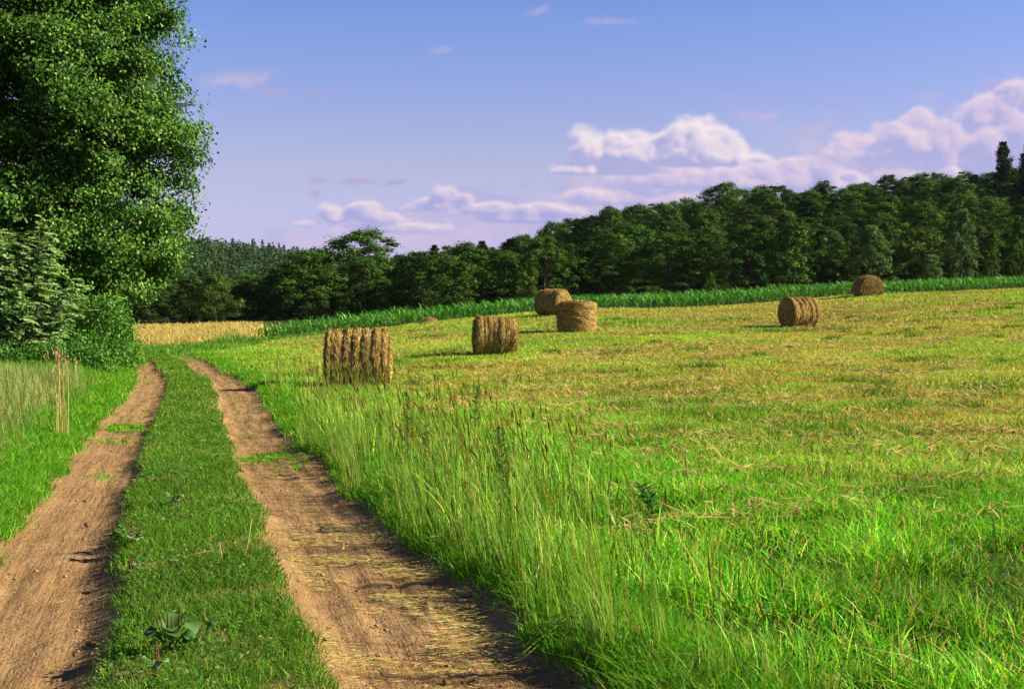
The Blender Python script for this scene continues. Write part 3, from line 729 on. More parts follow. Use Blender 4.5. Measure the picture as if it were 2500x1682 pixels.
# ------------------------------------------------------------------ hay bales
def hay_cols(n, warm=1.0):
    return shade(pick([(0.60, 0.43, 0.11), (0.44, 0.28, 0.065), (0.72, 0.56, 0.19), (0.11, 0.06, 0.018), (0.48, 0.39, 0.10)], [.30, .24, .14, .20, .12], n), n, .32)
def strands(acc, P, N, T, L, Wd, lift=.25, tilt=.5):
    n = len(P); B = np.cross(N, T)
    d = norm(T + B*R.normal(0, tilt, (n, 1)) + N*R.normal(0.05, lift, (n, 1)))
    acc.add(*leaves(P+N*.012, d, N+R.normal(0, .3, (n, 3)), L*R.uniform(.4, 1.5, n), Wd, hay_cols(n), 0.1))
def bale(label, loc, rz, r, length, ribs, rib_amp, sag=0.94, upright=False, barrel=0.03, seed=0, dens=1.0, bands=True):
    """a round bale: its axis along local x (or up when upright)"""
    root = empty('hay_bale', loc, rz); tag(root, label, 'hay bale', 'round hay bales on the mown field')
    nl, na = 66, 72
    s = np.linspace(-.5, .5, nl); a = np.linspace(0, 2*pi, na, endpoint=False)
    Sx, A = np.meshgrid(s, a, indexing='ij')
    cut = np.interp(np.linspace(-.5, .5, 400), np.linspace(-.5, .5, 400), np.zeros(400))
    ph = np.cumsum(np.r_[0, R.uniform(.4, 1.7, ribs)]); ph = -.5 + ph/ph[-1]
    rib = np.zeros_like(Sx)
    Sw = Sx + .05*(fbm(np.cos(A)*1.6+seed, np.sin(A)*1.6+Sx*2.5, 111+seed, 3)-.5)*(1 if ribs > 1 else 0)
    for i in range(ribs):
        t_ = np.clip((Sw-ph[i])/(ph[i+1]-ph[i]), 0, 1); rib += np.sin(np.pi*t_)**.55*((t_ > 0) & (t_ < 1))*R.uniform(.45, 1.15)
    lump = fbm(np.cos(A)*2.2+Sx*9+seed, np.sin(A)*2.2-Sx*5, 112+seed, 4)-.5
    def RR(Sx_, rib_, lump_): return r*(1 + rib_amp*1.15*(rib_-.7)*(.75+.5*fbm(np.cos(A)*2+Sx*4, np.sin(A)*2, 115+seed, 2)) + .15*lump_ + barrel*(1-4*Sx_**2) - .10*smooth(np.abs(Sx_), .455, .5))
    rad = RR(Sx, rib, lump)
    def place(sx, rad, A):
        if upright:
            return np.stack([rad*np.cos(A), rad*np.sin(A), (sx+.5)*length], -1)
        z = rad*np.sin(A); z = np.where(z < 0, z*(2*sag-1), z)
        spread = 1 + .05*(z < 0)
        return np.stack([sx*length, rad*np.cos(A)*spread, z + r*(2*sag-1)], -1)
    Vt = place(Sx, rad, A)
    idx = np.arange(nl*na).reshape(nl, na); nxt = np.roll(idx, -1, 1)
    q = np.stack([idx[:-1], idx[1:], nxt[1:], nxt[:-1]], -1).reshape(-1, 4)
    acc = Acc(); acc.add(Vt.reshape(-1, 3), q, None, np.array([[.24, .15, .05]])*(.6+.8*R.random((nl*na, 1))))
    m = int(10500*dens)
    iS = R.integers(0, nl-1, m); iA = R.integers(0, na, m)
    wt = R.random(m) < .45+.6*rib[iS, iA]; iS, iA = iS[wt], iA[wt]; m = len(iS)
    P = Vt[iS, iA] + R.normal(0, .008, (m, 3)); cen = P.copy()
    if upright: N = norm(np.stack([np.cos(a[iA]), np.sin(a[iA]), np.zeros(m)], 1)); T = norm(np.cross(np.array([[0, 0, 1.]]), N)); ax = np.array([[0, 0, 1.]])
    else: N = norm(np.stack([np.zeros(m), np.cos(a[iA]), np.sin(a[iA])], 1)); T = norm(np.cross(np.array([[1., 0, 0]]), N))
    P -= N*.01
    strands(acc, P, N, T, .20, .011, .20, .34)
    m2 = int(900*dens); ii = R.integers(0, m, m2)               # shaggy wisps that hang off the side
    dn = np.tile([[0, 0, -1.]], (m2, 1)); 
    acc.add(*leaves(P[ii]+N[ii]*.02+dn*.03, dn+N[ii]*.5+R.normal(0, .3, (m2, 3)), N[ii]+.01, R.uniform(.08, .2, m2), .009, hay_cols(m2), 0))
    obj('rolled_side', acc.mesh('rolled_side', True), M_HAY, root)
    for sgn, k in ((-1, 0), (1, nl-1)):
        acc = Acc(); ring = Vt[k]; c0 = ring.mean(0); fr = [ring]
        for f_ in (.8, .6, .4, .2):
            pp = c0 + (ring-c0)*f_; bul = .05*(1-f_**2)*sgn + R.normal(0, .012, na)
            if upright: pp = pp + np.stack([np.zeros(na), np.zeros(na), bul], 1)
            else: pp = pp + np.stack([bul, np.zeros(na), np.zeros(na)], 1)
            fr.append(pp)
        ctr = c0 + (np.array([0, 0, .05*sgn]) if upright else np.array([.05*sgn, 0, 0]))
        Vv = np.concatenate(fr + [ctr[None]]); q = []; tr = []
        for i in range(4):
            for j in range(na):
                j2 = (j+1) % na; f4 = (i*na+j, i*na+j2, (i+1)*na+j2, (i+1)*na+j); q.append(f4 if sgn > 0 else f4[::-1])
        for j in range(na):
            f3 = (4*na+j, 4*na+(j+1) % na, 5*na); tr.append(f3 if sgn > 0 else f3[::-1])
        acc.add(Vv, q, tr, np.array([[.30, .19, .07]])*(.7+.6*R.random((len(Vv), 1))))
        m = int(2400*dens); f_ = np.sqrt(R.random(m)); aa = R.random(m)*2*pi; ii = (aa/(2*pi)*na).astype(int) % na
        swirl = 0.5+0.5*np.sin(f_*r/.16*2*pi + aa)                # wound layers of the roll
        P = c0 + (ring[ii]-c0)*f_[:, None]
        Nn = np.array([[0, 0, sgn]]) if upright else np.array([[sgn, 0, 0]])
        P = P + Nn*(.05*(1-f_**2) + .02*swirl)[:, None]; N = np.tile(Nn.astype(float), (m, 1)); T = norm(np.cross(N, ring[ii]-c0)+1e-6)
        d = norm(T + R.normal(0, .35, (m, 3)) + N*R.normal(.1, .25, (m, 1)))
        acc.add(*leaves(P, d, N+R.normal(0, .35, (m, 3)), .14*R.uniform(.4, 1.5, m), .014, hay_cols(m)*(.55+.75*swirl)[:, None], .1))
        obj('end_face', acc.mesh('end_face', True), M_HAY, root)
    return root
def at(px, Yd, dz=0.0):
    X_ = ray(px, Yd); return (X_, Yd, float(height(np.array([X_]), np.array([Yd]))[0])+dz)
bale('nearest and largest hay bale, deeply ribbed, with grass stalks before its foot', at(815, 34.2, -.05), radians(3), .745, 1.46, 7, .11, .96, seed=1, dens=1.5)
bale('reddish brown ribbed hay bale lying between the nearest bale and the upright one', at(1127, 48.0, -.05), radians(5), .68, 1.38, 6, .10, .95, seed=2, dens=1.2)
bale('upright barrel shaped hay bale standing on its flat end', at(1313, 61.0, -.02), .3, .80, 1.28, 4, .035, upright=True, barrel=.07, seed=3)
bale('smooth hay bale just behind the upright bale, its pale round end turned outwards', at(1259, 76.0, -.02), radians(-38), .74, 1.50, 1, .0, .95, seed=4)
bale('lone ribbed hay bale standing out in the open field', at(1817, 63.0, -.02), radians(24), .68, 1.34, 5, .10, .98, seed=5)
bale('smallest hay bale at the corn edge showing its coiled round end', at(1975, 84.5, -.12), radians(97), .76, 1.3, 1, .0, .87, seed=6)

# low heap of hay before the corn
acc = Acc()
hx, hy, hz = at(977, 78.5)
rr = np.linspace(0, 1, 9); aa = np.linspace(0, 2*pi, 36, endpoint=False); RR_, AA = np.meshgrid(rr, aa, indexing='ij')
ln_ = .75*(1+.15*(fbm(np.cos(AA)*2, np.sin(AA)*2, 121, 2)-.5)*4*RR_)
hxs, hys = RR_*np.cos(AA)*ln_, RR_*np.sin(AA)*ln_*.7
hzs = .36*np.cos(RR_*pi/2)**.8 + .06*(fbm(hxs*5, hys*5, 122, 3)-.5) - .04*RR_
Vt = np.stack([hxs, hys, hzs], -1)
idx = np.arange(9*36).reshape(9, 36); nxt = np.roll(idx, -1, 1); q = np.stack([idx[:-1], idx[1:], nxt[1:], nxt[:-1]], -1).reshape(-1, 4)
acc.add(Vt.reshape(-1, 3), q, None, (.28, .18, .06))
m = 1500; ii = R.integers(0, 9*36, m); P = Vt.reshape(-1, 3)[ii] + R.normal(0, .03, (m, 3)); a = R.uniform(0, 6.28, m)
acc.add(*leaves(P, np.stack([np.cos(a), np.sin(a), R.normal(-.1, .3, m)], 1), np.tile([[0, -.4, 1.]], (m, 1)), R.uniform(.08, .25, m), .016, hay_cols(m), .1))
o = obj('hay_heap', acc.mesh('hay_heap', True), M_HAY, None, (hx, hy, hz-.03))
tag(o, 'low heap of loose brown hay at the edge of the corn', 'hay heap')

# ------------------------------------------------------------------ the big tree and the bushes beside the track
def big_tree():
    bx, by = ray(85, 50.0), 50.0; bz = float(height(np.array([bx]), np.array([by]))[0])
    root = empty('leafy_tree', (bx, by, bz)); tag(root, 'huge leafy green tree rising out of the picture beside the track', 'tree')
    zs = np.array([.3, 1.3, 2.0, 3.0, 4.0, 5.2, 6.0, 7.5, 9.2, 10.3, 11.4, 12.6, 13.6, 15, 17, 19.0])
    rs = np.array([1.8, 2.9, 3.6, 4.8, 5.0, 5.2, 5.6, 5.85, 5.7, 5.5, 5.7, 5.8, 5.3, 4.8, 3.4, .8])
    env = lambda z: np.interp(z, zs, rs)
    wood = Acc()
    tz = np.linspace(-.3, 17.5, 14); tp = np.stack([.25*np.sin(tz*.35), .2*np.cos(tz*.3)-.2, tz], 1)
    tube(wood, tp, np.interp(tz, [-.3, .4, 8, 17.5], [.42, .30, .2, .03]), ns=10)
    CC, DD = [], []
    nb = 84
    for k in range(nb):
        z1 = 1.0 + 16.8*((k+.5)/nb)**1.05; az = k*2.39996 + R.normal(0, .25)
        rr_ = env(z1)*R.uniform(.74, .97)
        z0 = max(.9, z1 - rr_*R.uniform(.15, .55)); 
        tip = np.array([math.cos(az)*rr_, math.sin(az)*rr_, z1])
        st = np.array([.25*math.sin(z0*.35), .2*math.cos(z0*.3)-.2, z0])
        tt = np.linspace(0, 1, 7)[:, None]
        pts = st + (tip-st)*tt + np.array([0, 0, 1.])*(np.sin(tt*pi)*rr_*.10)
        tube(wood, pts, np.linspace(.075, .012, 7)*(.6+.5*rr_/6), ns=5)
        out = norm((tip-st)[None])[0]
        ncl = int(7 + rr_*2.1)
        for j in range(ncl):
            t_ = R.uniform(.25, .97); p_ = st + (tip-st)*t_ + np.array([0, 0, math.sin(min(t_, 1)*pi)*rr_*.10])
            sp = .28 + .26*t_
            p_ = p_ + R.normal(0, sp, 3)*np.array([1, 1, .42]); CC.append(p_); DD.append(out)
            if R.random() < .35: tube(wood, np.stack([st+(tip-st)*t_*.92, (p_+st+(tip-st)*t_)/2, p_]), [.016, .011, .005], ns=4)
    for k in range(3000):
        z1 = R.uniform(.9, 18.2); az = R.uniform(0, 2*pi)
        hollow = fbm(np.array([az*2.3+.22*z1]), np.array([z1*.62-az*.3]), 131, 3)[0]
        if hollow < .48: continue
        rr_ = env(z1)*(R.uniform(.78, .96) - .34*(1-smooth(hollow, .48, .66)))
        o_ = np.array([math.cos(az), math.sin(az), .15]); CC.append(np.array([.25*math.sin(z1*.35), .2*math.cos(z1*.3)-.2, z1]) + o_*np.array([rr_, rr_, 0])); DD.append(o_)
    for k in range(520):
        z1 = R.uniform(1.2, 16.5); az = R.uniform(0, 2*pi); rr_ = env(z1)*R.uniform(.2, .68)
        CC.append(np.array([math.cos(az)*rr_, math.sin(az)*rr_, z1])); DD.append(np.array([math.cos(az), math.sin(az), .1]))
    CC, DD = np.array(CC), np.array(DD)
    print('tree clumps', len(CC))
    per = 125; n = len(CC)*per
    size = R.uniform(.24, .50, len(CC)); ctint = np.exp(R.normal(0, .16, len(CC)))
    ci = np.repeat(np.arange(len(CC)), per)
    off = np.clip(R.normal(0, 1, (n, 3)), -1.75, 1.75)*size[ci][:, None]*np.array([[.85, .85, .50]])
    P = CC[ci] + off; outw = norm(P*np.array([[1, 1, 0.0]]) + 1e-6)
    cj = R.normal(0, .35, (len(CC), 3))[ci]
    T = outw*.5 + R.normal(0, .5, (n, 3)) + np.array([[0, 0, -.6]])
    N = outw*.75 + np.array([[0, 0, .6]]) + cj + R.normal(0, .36, (n, 3))
    c = pick([(0.046, 0.128, 0.011), (0.085, 0.205, 0.022), (0.024, 0.076, 0.007), (0.18, 0.31, 0.065)], [.34, .28, .26, .12], n)
    c = shade(c, n, .12)*ctint[ci][:, None]
    keep = P[:, 2] > .25
    P, T, N, c = P[keep], T[keep], N[keep], c[keep]; n = len(P)
    me = mesh_np('crown', *[z for z in leaves(P, T, N, R.uniform(.10, .165, n), R.uniform(.07, .115, n), c)])
    obj('crown', me, M_LEAF, root); obj('trunk', wood.mesh('trunk', True), M_BARK, root)
big_tree()

def frond_bush():
    """tall bush with long feathery compound leaves"""
    bx, by = ray(72, 40.5), 40.5; bz = float(height(np.array([bx]), np.array([by]))[0])
    root = empty('feathery_bush', (bx, by, bz)); tag(root, 'tall bush with pale feathery leaves standing before the huge tree', 'bush')
    wood = Acc(); fr_o, fr_d, fr_s = [], [], []
    for k in range(84):
        az = R.uniform(0, 2*pi); rr_ = R.uniform(.4, 2.2)*R.uniform(.7, 1); z1 = R.uniform(1.0, 4.7)*(1-.35*(rr_/2.4)**2)
        tip = np.array([math.cos(az)*rr_*1.05-.5, math.sin(az)*rr_*.9, z1]); tt = np.linspace(0, 1, 6)[:, None]
        pts = np.array([tip[0]*.15-.3, tip[1]*.15, -.1])*(1-tt) + tip*tt + np.array([0, 0, .3])*np.sin(tt*pi)
        tube(wood, pts, np.linspace(.045, .01, 6), ns=5)
        for j in range(21):
            t_ = R.uniform(.35, 1.0)**.7; p_ = pts[0]+(pts[-1]-pts[0])*t_ + np.array([0, 0, .3])*math.sin(t_*pi) + R.normal(0, .10, 3)
            d = R.normal(0, 1, 3)*np.array([1, 1, .35]) + np.array([math.cos(az)*.8, math.sin(az)*.8, .15]); fr_o.append(p_); fr_d.append(d); fr_s.append(R.uniform(.35, .62))
    O, Dd, Ls = np.array(fr_o), norm(np.array(fr_d)), np.array(fr_s); nf = len(O)
    tone_ = np.exp(R.normal(0, .15, nf)); acc = Acc()
    side = norm(np.cross(Dd, np.array([[0, 0, 1.]])))
    for j in range(11):
        t_ = (j+1)/11.0
        for sg in (-1, 1):
            P = O + Dd*(Ls*t_)[:, None] + np.array([0, 0, -1.])*(.22*Ls*t_*t_)[:, None]
            T = side*sg + Dd*.45 + R.normal(0, .15, (nf, 3)) + np.array([0, 0, -.15]); L = .125*np.sin(pi*(.12+.8*t_))**.5*R.uniform(.8, 1.2, nf)
            c = shade(pick([(0.10, 0.20, 0.045), (0.19, 0.29, 0.10), (0.05, 0.12, 0.02)], [.42, .32, .26], nf), nf, .1)*tone_[:, None]
            acc.add(*leaves(P+norm(T)*L[:, None]*.5, T, np.array([[.75, -.25, .75]])+R.normal(0, .35, (nf, 3)), L, .055, c*1.25, .1))
    obj('foliage', acc.mesh('foliage'), M_PALE, root); obj('stem', wood.mesh('stem', True), M_BARK, root)
frond_bush()

def leaf_bush(name, label, cat, px, Yd, rx, ry, hz_, n, lsize, cols, pr, m, loc=None, stems=9, group=None):
    b_ = at(px, Yd) if loc is None else loc
    root = empty(name, b_); tag(root, label, cat, group)
    wood = Acc(); acc = Acc(); nc = max(8, int(n/90))
    ph = R.uniform(0, 2*pi, nc); f_ = R.uniform(.35, 1, nc)**.5; el = R.uniform(.05, 1.0, nc)
    cx_ = np.cos(ph)*rx*f_*np.sqrt(1-.75*el**2); cy_ = np.sin(ph)*ry*f_*np.sqrt(1-.75*el**2); cz_ = el*hz_*.92
    for k in range(min(stems, nc)):
        tip = np.array([cx_[k], cy_[k], cz_[k]]); tt = np.linspace(0, 1, 5)[:, None]
        tube(wood, tip*np.array([.1, .1, 0])*(1-tt) + tip*tt + np.array([0, 0, -.05])*(1-tt), np.linspace(.03, .008, 5)*max(1, hz_/2.5), ns=5)
    ci = R.integers(0, nc, n); sz = max(.12, .16*min(rx, hz_))
    P = np.stack([cx_, cy_, cz_], 1)[ci] + R.normal(0, sz, (n, 3))*np.array([[1, 1, .8]])
    P[:, 2] = np.abs(P[:, 2]); o_ = norm(P - np.array([[0, 0, hz_*.3]]))
    c = shade(pick(cols, pr, n), n, .15)*np.exp(R.normal(0, .15, nc))[ci][:, None]
    acc.add(*leaves(P, o_*.5+R.normal(0, .6, (n, 3))+np.array([[0, 0, .1]]), o_*.6+np.array([[0, 0, .6]])+R.normal(0, .45, (n, 3)), lsize*R.uniform(.7, 1.3, n), lsize*.5*R.uniform(.7, 1.3, n), c))
    obj('foliage', acc.mesh('foliage'), m, root); obj('stem', wood.mesh('stem', True), M_BARK, root)
    return root
BG = [(0.065, 0.19, 0.022), (0.10, 0.26, 0.03), (0.045, 0.13, 0.016)]
leaf_bush('green_bush', 'bright green bush under the low boughs of the huge tree', 'bush', 215, 44.5, 1.25, 1.1, 2.3, 9000, .11, BG, [.45, .3, .25], M_LEAF)
leaf_bush('green_bush', 'low fresh green bush nearest to where the outer rut fades', 'bush', 262, 50.0, .85, .9, 1.5, 6000, .10, [(0.11, 0.28, 0.03), (0.16, 0.33, 0.05), (0.07, 0.2, 0.02)], [.45, .3, .25], M_LEAF)
leaf_bush('green_bush', 'low leafy bush in front of the feathery bush', 'bush', 150, 38.5, 1.3, .8, 1.0, 6500, .09, BG, [.5, .3, .2], M_LEAF)
leaf_bush('green_bush', 'small dark bush half out of the picture before the feathery bush', 'bush', 30, 38.0, 1.1, .8, .8, 4500, .09, BG, [.5, .2, .3], M_LEAF)

# ------------------------------------------------------------------ single weeds and stalks
def dry_clump():
    b_ = at(137, 18.3); root = empty('dry_reed_clump', b_); tag(root, 'upright clump of tall dry straw coloured stalks beside the outer rut', 'dry stalks')
    acc = Acc(); n = 26
    P = np.stack([R.normal(0, .06, n), R.normal(0, .06, n), np.full(n, -.03)], 1)
    h = R.uniform(.7, 1.24, n); c = shade(pick([(0.46, 0.36, 0.11), (0.38, 0.24, 0.07), (0.50, 0.42, 0.16)], [.5, .25, .25], n), n)
    az = R.normal(2.6, .9, n); ln = R.uniform(0, .11, n)
    acc.add(*blades(P, h, np.full(n, .0075), az, ln, c, 4))
    m = 14; ii = R.integers(0, n, m); P2 = P[ii].copy(); P2[:, 2] += h[ii]*R.uniform(.2, .8, m)
    acc.add(*blades(P2, R.uniform(.12, .35, m), np.full(m, .012), R.uniform(0, 6.28, m), R.uniform(.2, .7, m), shade(np.tile([[.46, .34, .14]], (m, 1)), m), 3))
    obj('stalk', acc.mesh('stalk'), M_DRY, root)
    sel = np.argsort(h)[-12:]
    for k in sel:
        acc = Acc()
        m = 13; t_ = np.linspace(-.02, .10, m); tip = P[k]+np.array([math.cos(az[k])*ln[k]*h[k], math.sin(az[k])*ln[k]*h[k], h[k]*(1-.28*ln[k])-.1])
        acc.add(*leaves(tip+np.stack([R.normal(0, .012, m), R.normal(0, .012, m), t_], 1), np.stack([R.normal(0, .3, m), R.normal(0, .3, m), np.ones(m)], 1), R.normal(0, 1, (m, 3)),   .05, .008, shade(np.tile([[.5, .34, .16]], (m, 1)), m), 0))
        obj('seed_head', acc.mesh('seed_head'), M_DRY, root)
dry_clump()

def broad_weed(label, px, Yd, size, nl, spikes, pale=False):
    """rosette of wide leaves with thin upright flower spikes"""
    b_ = at(px, Yd); root = empty('broadleaf_weed', b_); tag(root, label, 'weed', 'broad leaved weeds on the grass strip')
    for k in range(nl):
        a = k*2*pi/nl + R.normal(0, .3); L = size*R.uniform(.7, 1.15); Wd = L*R.uniform(.5, .65); rise = R.uniform(.45, 1.1)
        t = np.linspace(0, 1, 9); acc = Acc()
        stalk = .30
        rad_ = L*(t*(.95-.3*rise)); zz = L*(rise*np.sin(t*pi*.62)*.85 - .22*t*t*(1-rise)) + .02
        ww = np.where(t < stalk, .035*Wd, Wd*.5*np.sin(np.clip((t-stalk)/(1-stalk), 0, 1)**.8*pi)**.75 + .004)
        ca, sa = math.cos(a), math.sin(a); rows_ = []
        for s_ in (-1, -.5, 0, .5, 1):
            cup = .28*np.abs(s_)*ww; wav = .04*L*np.sin(t*9+s_*3)*np.abs(s_)
            rows_.append(np.stack([ca*rad_ - sa*ww*s_, sa*rad_ + ca*ww*s_, zz+cup+wav], 1))
        Vv = np.stack(rows_, 1).reshape(-1, 3); q = [(i*5+j, i*5+j+1, (i+1)*5+j+1, (i+1)*5+j) for i in range(8) for j in range(4)]
        c0 = np.array((0.17, 0.27, 0.11) if pale else (0.075, 0.17, 0.035))*math.exp(R.normal(0, .2))
        acc.add(Vv, q, None, c0)
        obj('leaf', acc.mesh('leaf', True), M_PALE, root)
    for k in range(spikes):
        acc = Acc(); h = size*R.uniform(1.2, 1.9); a = R.uniform(0, 6.28); r0 = R.uniform(.1, .8)*size; x0, y0 = math.cos(a)*r0*.4, math.sin(a)*r0*.4
        pts = np.stack([x0+np.linspace(0, R.normal(0, .03), 6), y0+np.linspace(0, R.normal(0, .03), 6), np.linspace(-.02, h, 6)], 1)
        tube(acc, pts, [.0022, .0022, .003, .0045, .0045, .002], (0.13, 0.09, 0.03), ns=5)
        obj('flower_spike', acc.mesh('flower_spike', True), M_GRASS, root)
broad_weed('large leaved weed with upright brown spikes near the bottom of the grass strip', 385, 6.42, .15, 10, 5)
broad_weed('single big drooping leaf plant just beside the spiked weed', 452, 6.5, .13, 3, 0)
broad_weed('pale leafy weed at the lower edge of the picture on the grass strip', 350, 5.95, .10, 4, 3, True)
broad_weed('cluster of pale weed leaves on the strip edge beside the outer rut', 300, 9.6, .11, 8, 5, True)
broad_weed('pale weed with curled leaves in the upper half of the grass strip', 395, 11.4, .13, 7, 2, True)
broad_weed('small pale weed low on the strip with a pair of leaves', 300, 8.45, .07, 4, 4, True)
broad_weed('small weed with pale leaves in the middle of the grass strip', 400, 8.6, .06, 5, 2, True)
broad_weed('dark rosette weed against the edge of the outer rut', 258, 9.9, .12, 7, 3)
broad_weed('weed with wide leaves on the verge close to the bottom edge', 1392, 6.35, .09, 5, 0, True)

def leafy_stalk(label, px, Yd, h, lean=(0, 0)):
    b_ = at(px, Yd); root = empty('tall_weed', b_); tag(root, label, 'weed', 'tall dark leafy weeds in the uncut grass')
    acc = Acc(); zz = np.linspace(0, 1, 8); tube(acc, np.stack([lean[0]*zz**2, lean[1]*zz**2, zz*h], 1), np.linspace(.007, .003, 8), (0.08, 0.15, 0.03), ns=5)
    obj('stem', acc.mesh('stem', True), M_GRASS, root)
    acc = Acc(); n = 110; t = R.uniform(.15, 1, n); a = R.uniform(0, 6.28, n)
    P = np.stack([lean[0]*t**2, lean[1]*t**2, t*h], 1); d = np.stack([np.cos(a), np.sin(a), R.normal(.45, .2, n)], 1); L = (.13-.06*t)*R.uniform(.8, 1.2, n)
    acc.add(*leaves(P+norm(d)*L[:, None]*.5, d, np.tile([[0, -.2, 1.]], (n, 1))+R.normal(0, .3, (n, 3)), L, .020, shade(np.tile([[.05, .17, .025]], (n, 1)), n), .1))
    obj('foliage', acc.mesh('foliage'), M_GRASS, root)
leafy_stalk('dark leafy weed standing tall in front of the gap past the nearest bale', 927, 15.0, .78)
leafy_stalk('dark leafy weed in the densest part of the uncut grass', 1150, 10.8, .68, (-.05, 0))
leafy_stalk('short dark leafy weed beside the taller one in the uncut grass', 965, 14.2, .5, (.03, 0))
leafy_stalk('slanting dark weed at the upper end of the uncut grass', 1080, 19.0, .7, (.06, 0))
leafy_stalk('leafy dark weed where the uncut grass meets the stubble', 1490, 10.5, .28, (-.1, 0))

def bent_stalks():
    b_ = at(1190, 6.6); root = empty('fallen_stalks', b_); tag(root, 'bundle of bent green stalks fallen from the verge onto the rut edge', 'fallen stalks')
    for k in range(5):
        acc = Acc(); t = np.linspace(0, 1, 9); L = R.uniform(.38, .55); dy_ = R.uniform(-.06, .10)
        pts = np.stack([t*L*.78, dy_+t*.18, .02+.24*np.sin(t*pi*.55)*L/.7+k*.012], 1)
        tube(acc, pts, np.linspace(.0045, .002, 9), tuple(np.array((0.17, 0.25, 0.05))*R.uniform(.8, 1.2)), ns=5)
        obj('stalk', acc.mesh('stalk', True), M_GRASS, root)
bent_stalks()
def dry_twig(label, px, Yd, pts):
    b_ = at(px, Yd); acc = Acc(); tube(acc, pts, np.linspace(.005, .0025, len(pts)), (0.50, 0.36, 0.14), ns=5)
    o = obj('dry_stalk', acc.mesh('dry_stalk', True), M_DRY, None, b_); tag(o, label, 'dry stalk', 'single dry stalks')
dry_twig('forked brown dry stalk sticking up at the field edge', 1575, 11.5, [(0, 0, 0), (-.03, 0, .22), (-.05, .02, .5)])
dry_twig('thin yellow bent stalk rising from the grass strip', 552, 9.0, [(0, 0, 0), (.03, 0, .1), (.055, 0, .26)])
dry_twig('short orange dry stalk in the middle of the grass strip', 505, 8.9, [(0, 0, 0), (-.02, 0, .13)])
dry_twig('pale dry stalk lying across the verge beside the near rut', 765, 16.5, [(0, 0, .22), (.1, -.02, .2), (.24, -.05, .14)])
dry_twig('yellow curved dry stalk in the lush foreground grass', 1940, 8.4, [(0, 0, .1), (.09, 0, .2), (.12, 0, .34)])

# ------------------------------------------------------------------ the wood: prototypes copied tree by tree
def proto_broad(seed, hgt, rad, nlobe, low, flat=1.0, cols=None, lsz=.34, nleaf=9500, conic=0.0):
    g_ = np.random.default_rng(seed); P_, N_, ci_ = [], [], []
    wood = Acc(); tz = np.linspace(-.5, hgt*.8, 7)
    tube(wood, np.stack([.3*np.sin(tz*.4+seed), .3*np.cos(tz*.3+seed)-.3, tz], 1), np.linspace(.26, .05, 7)*hgt/13, ns=6)
    nlobe = int(nlobe*2.6); nleaf = int(nleaf*1.35); lsz = lsz*.86
    per = nleaf//nlobe; lop = g_.normal(0, .10, (5, 2))
    for k in range(nlobe):
        el = low + (1-low)*((k+.5)/nlobe)**.85; az = k*2.39996+g_.normal(0, .5)
        e2 = (el-low)/(1-low); rr_ = rad*(np.sin(pi*(.20+.74*e2))**.75)*(1-conic*e2)
        rr_ *= 1 + .22*math.sin(az*2+seed+e2*5) + .16*math.sin(az*3-seed+e2*9)
        lr = rad*g_.uniform(.12, .28)*(1-.35*conic); rr_ = max(.1, rr_-lr*.5)*g_.uniform(.55, 1.10)
        c_ = np.array([math.cos(az)*rr_, math.sin(az)*rr_, el*hgt - lr*.4*flat + g_.normal(0, .25)])
        if k % 3 == 0:
            tt = np.linspace(0, 1, 4)[:, None]; st = np.array([0, 0, max(.5, c_[2]-rr_*.6)])
            tube(wood, st*(1-tt)+c_*tt, np.linspace(.08, .02, 4)*hgt/13, ns=4)
        d = norm(g_.normal(0, 1, (per, 3))); d[:, 2] = np.where(d[:, 2] < -.3, -d[:, 2]*.6, d[:, 2]); d = norm(d)
        rr2 = lr*np.clip(g_.normal(.72, .30, per), .05, 1.5)
        P_.append(c_ + d*rr2[:, None]*np.array([[1, 1, flat*g_.uniform(.65, 1.25)]])); N_.append(d*.8 + np.array([[0, 0, .4]]) + g_.normal(0, .45, (per, 3))); ci_.append(np.full(per, math.exp(g_.normal(0, .22))))
    P_, N_, ci_ = np.concatenate(P_), np.concatenate(N_), np.concatenate(ci_); n = len(P_)
    c = np.asarray(cols)[g_.choice(len(cols), n)]*ci_[:, None]*np.exp(g_.normal(0, .14, n))[:, None]
    T = np.cross(N_, g_.normal(0, 1, (n, 3)))
    P_[:, 2] = np.maximum(P_[:, 2], .15)
    return mesh_np('crown', *leaves(P_, T, N_, lsz*g_.uniform(.6, 1.4, n), lsz*.75*g_.uniform(.6, 1.4, n), c)), wood.mesh('trunk', True)
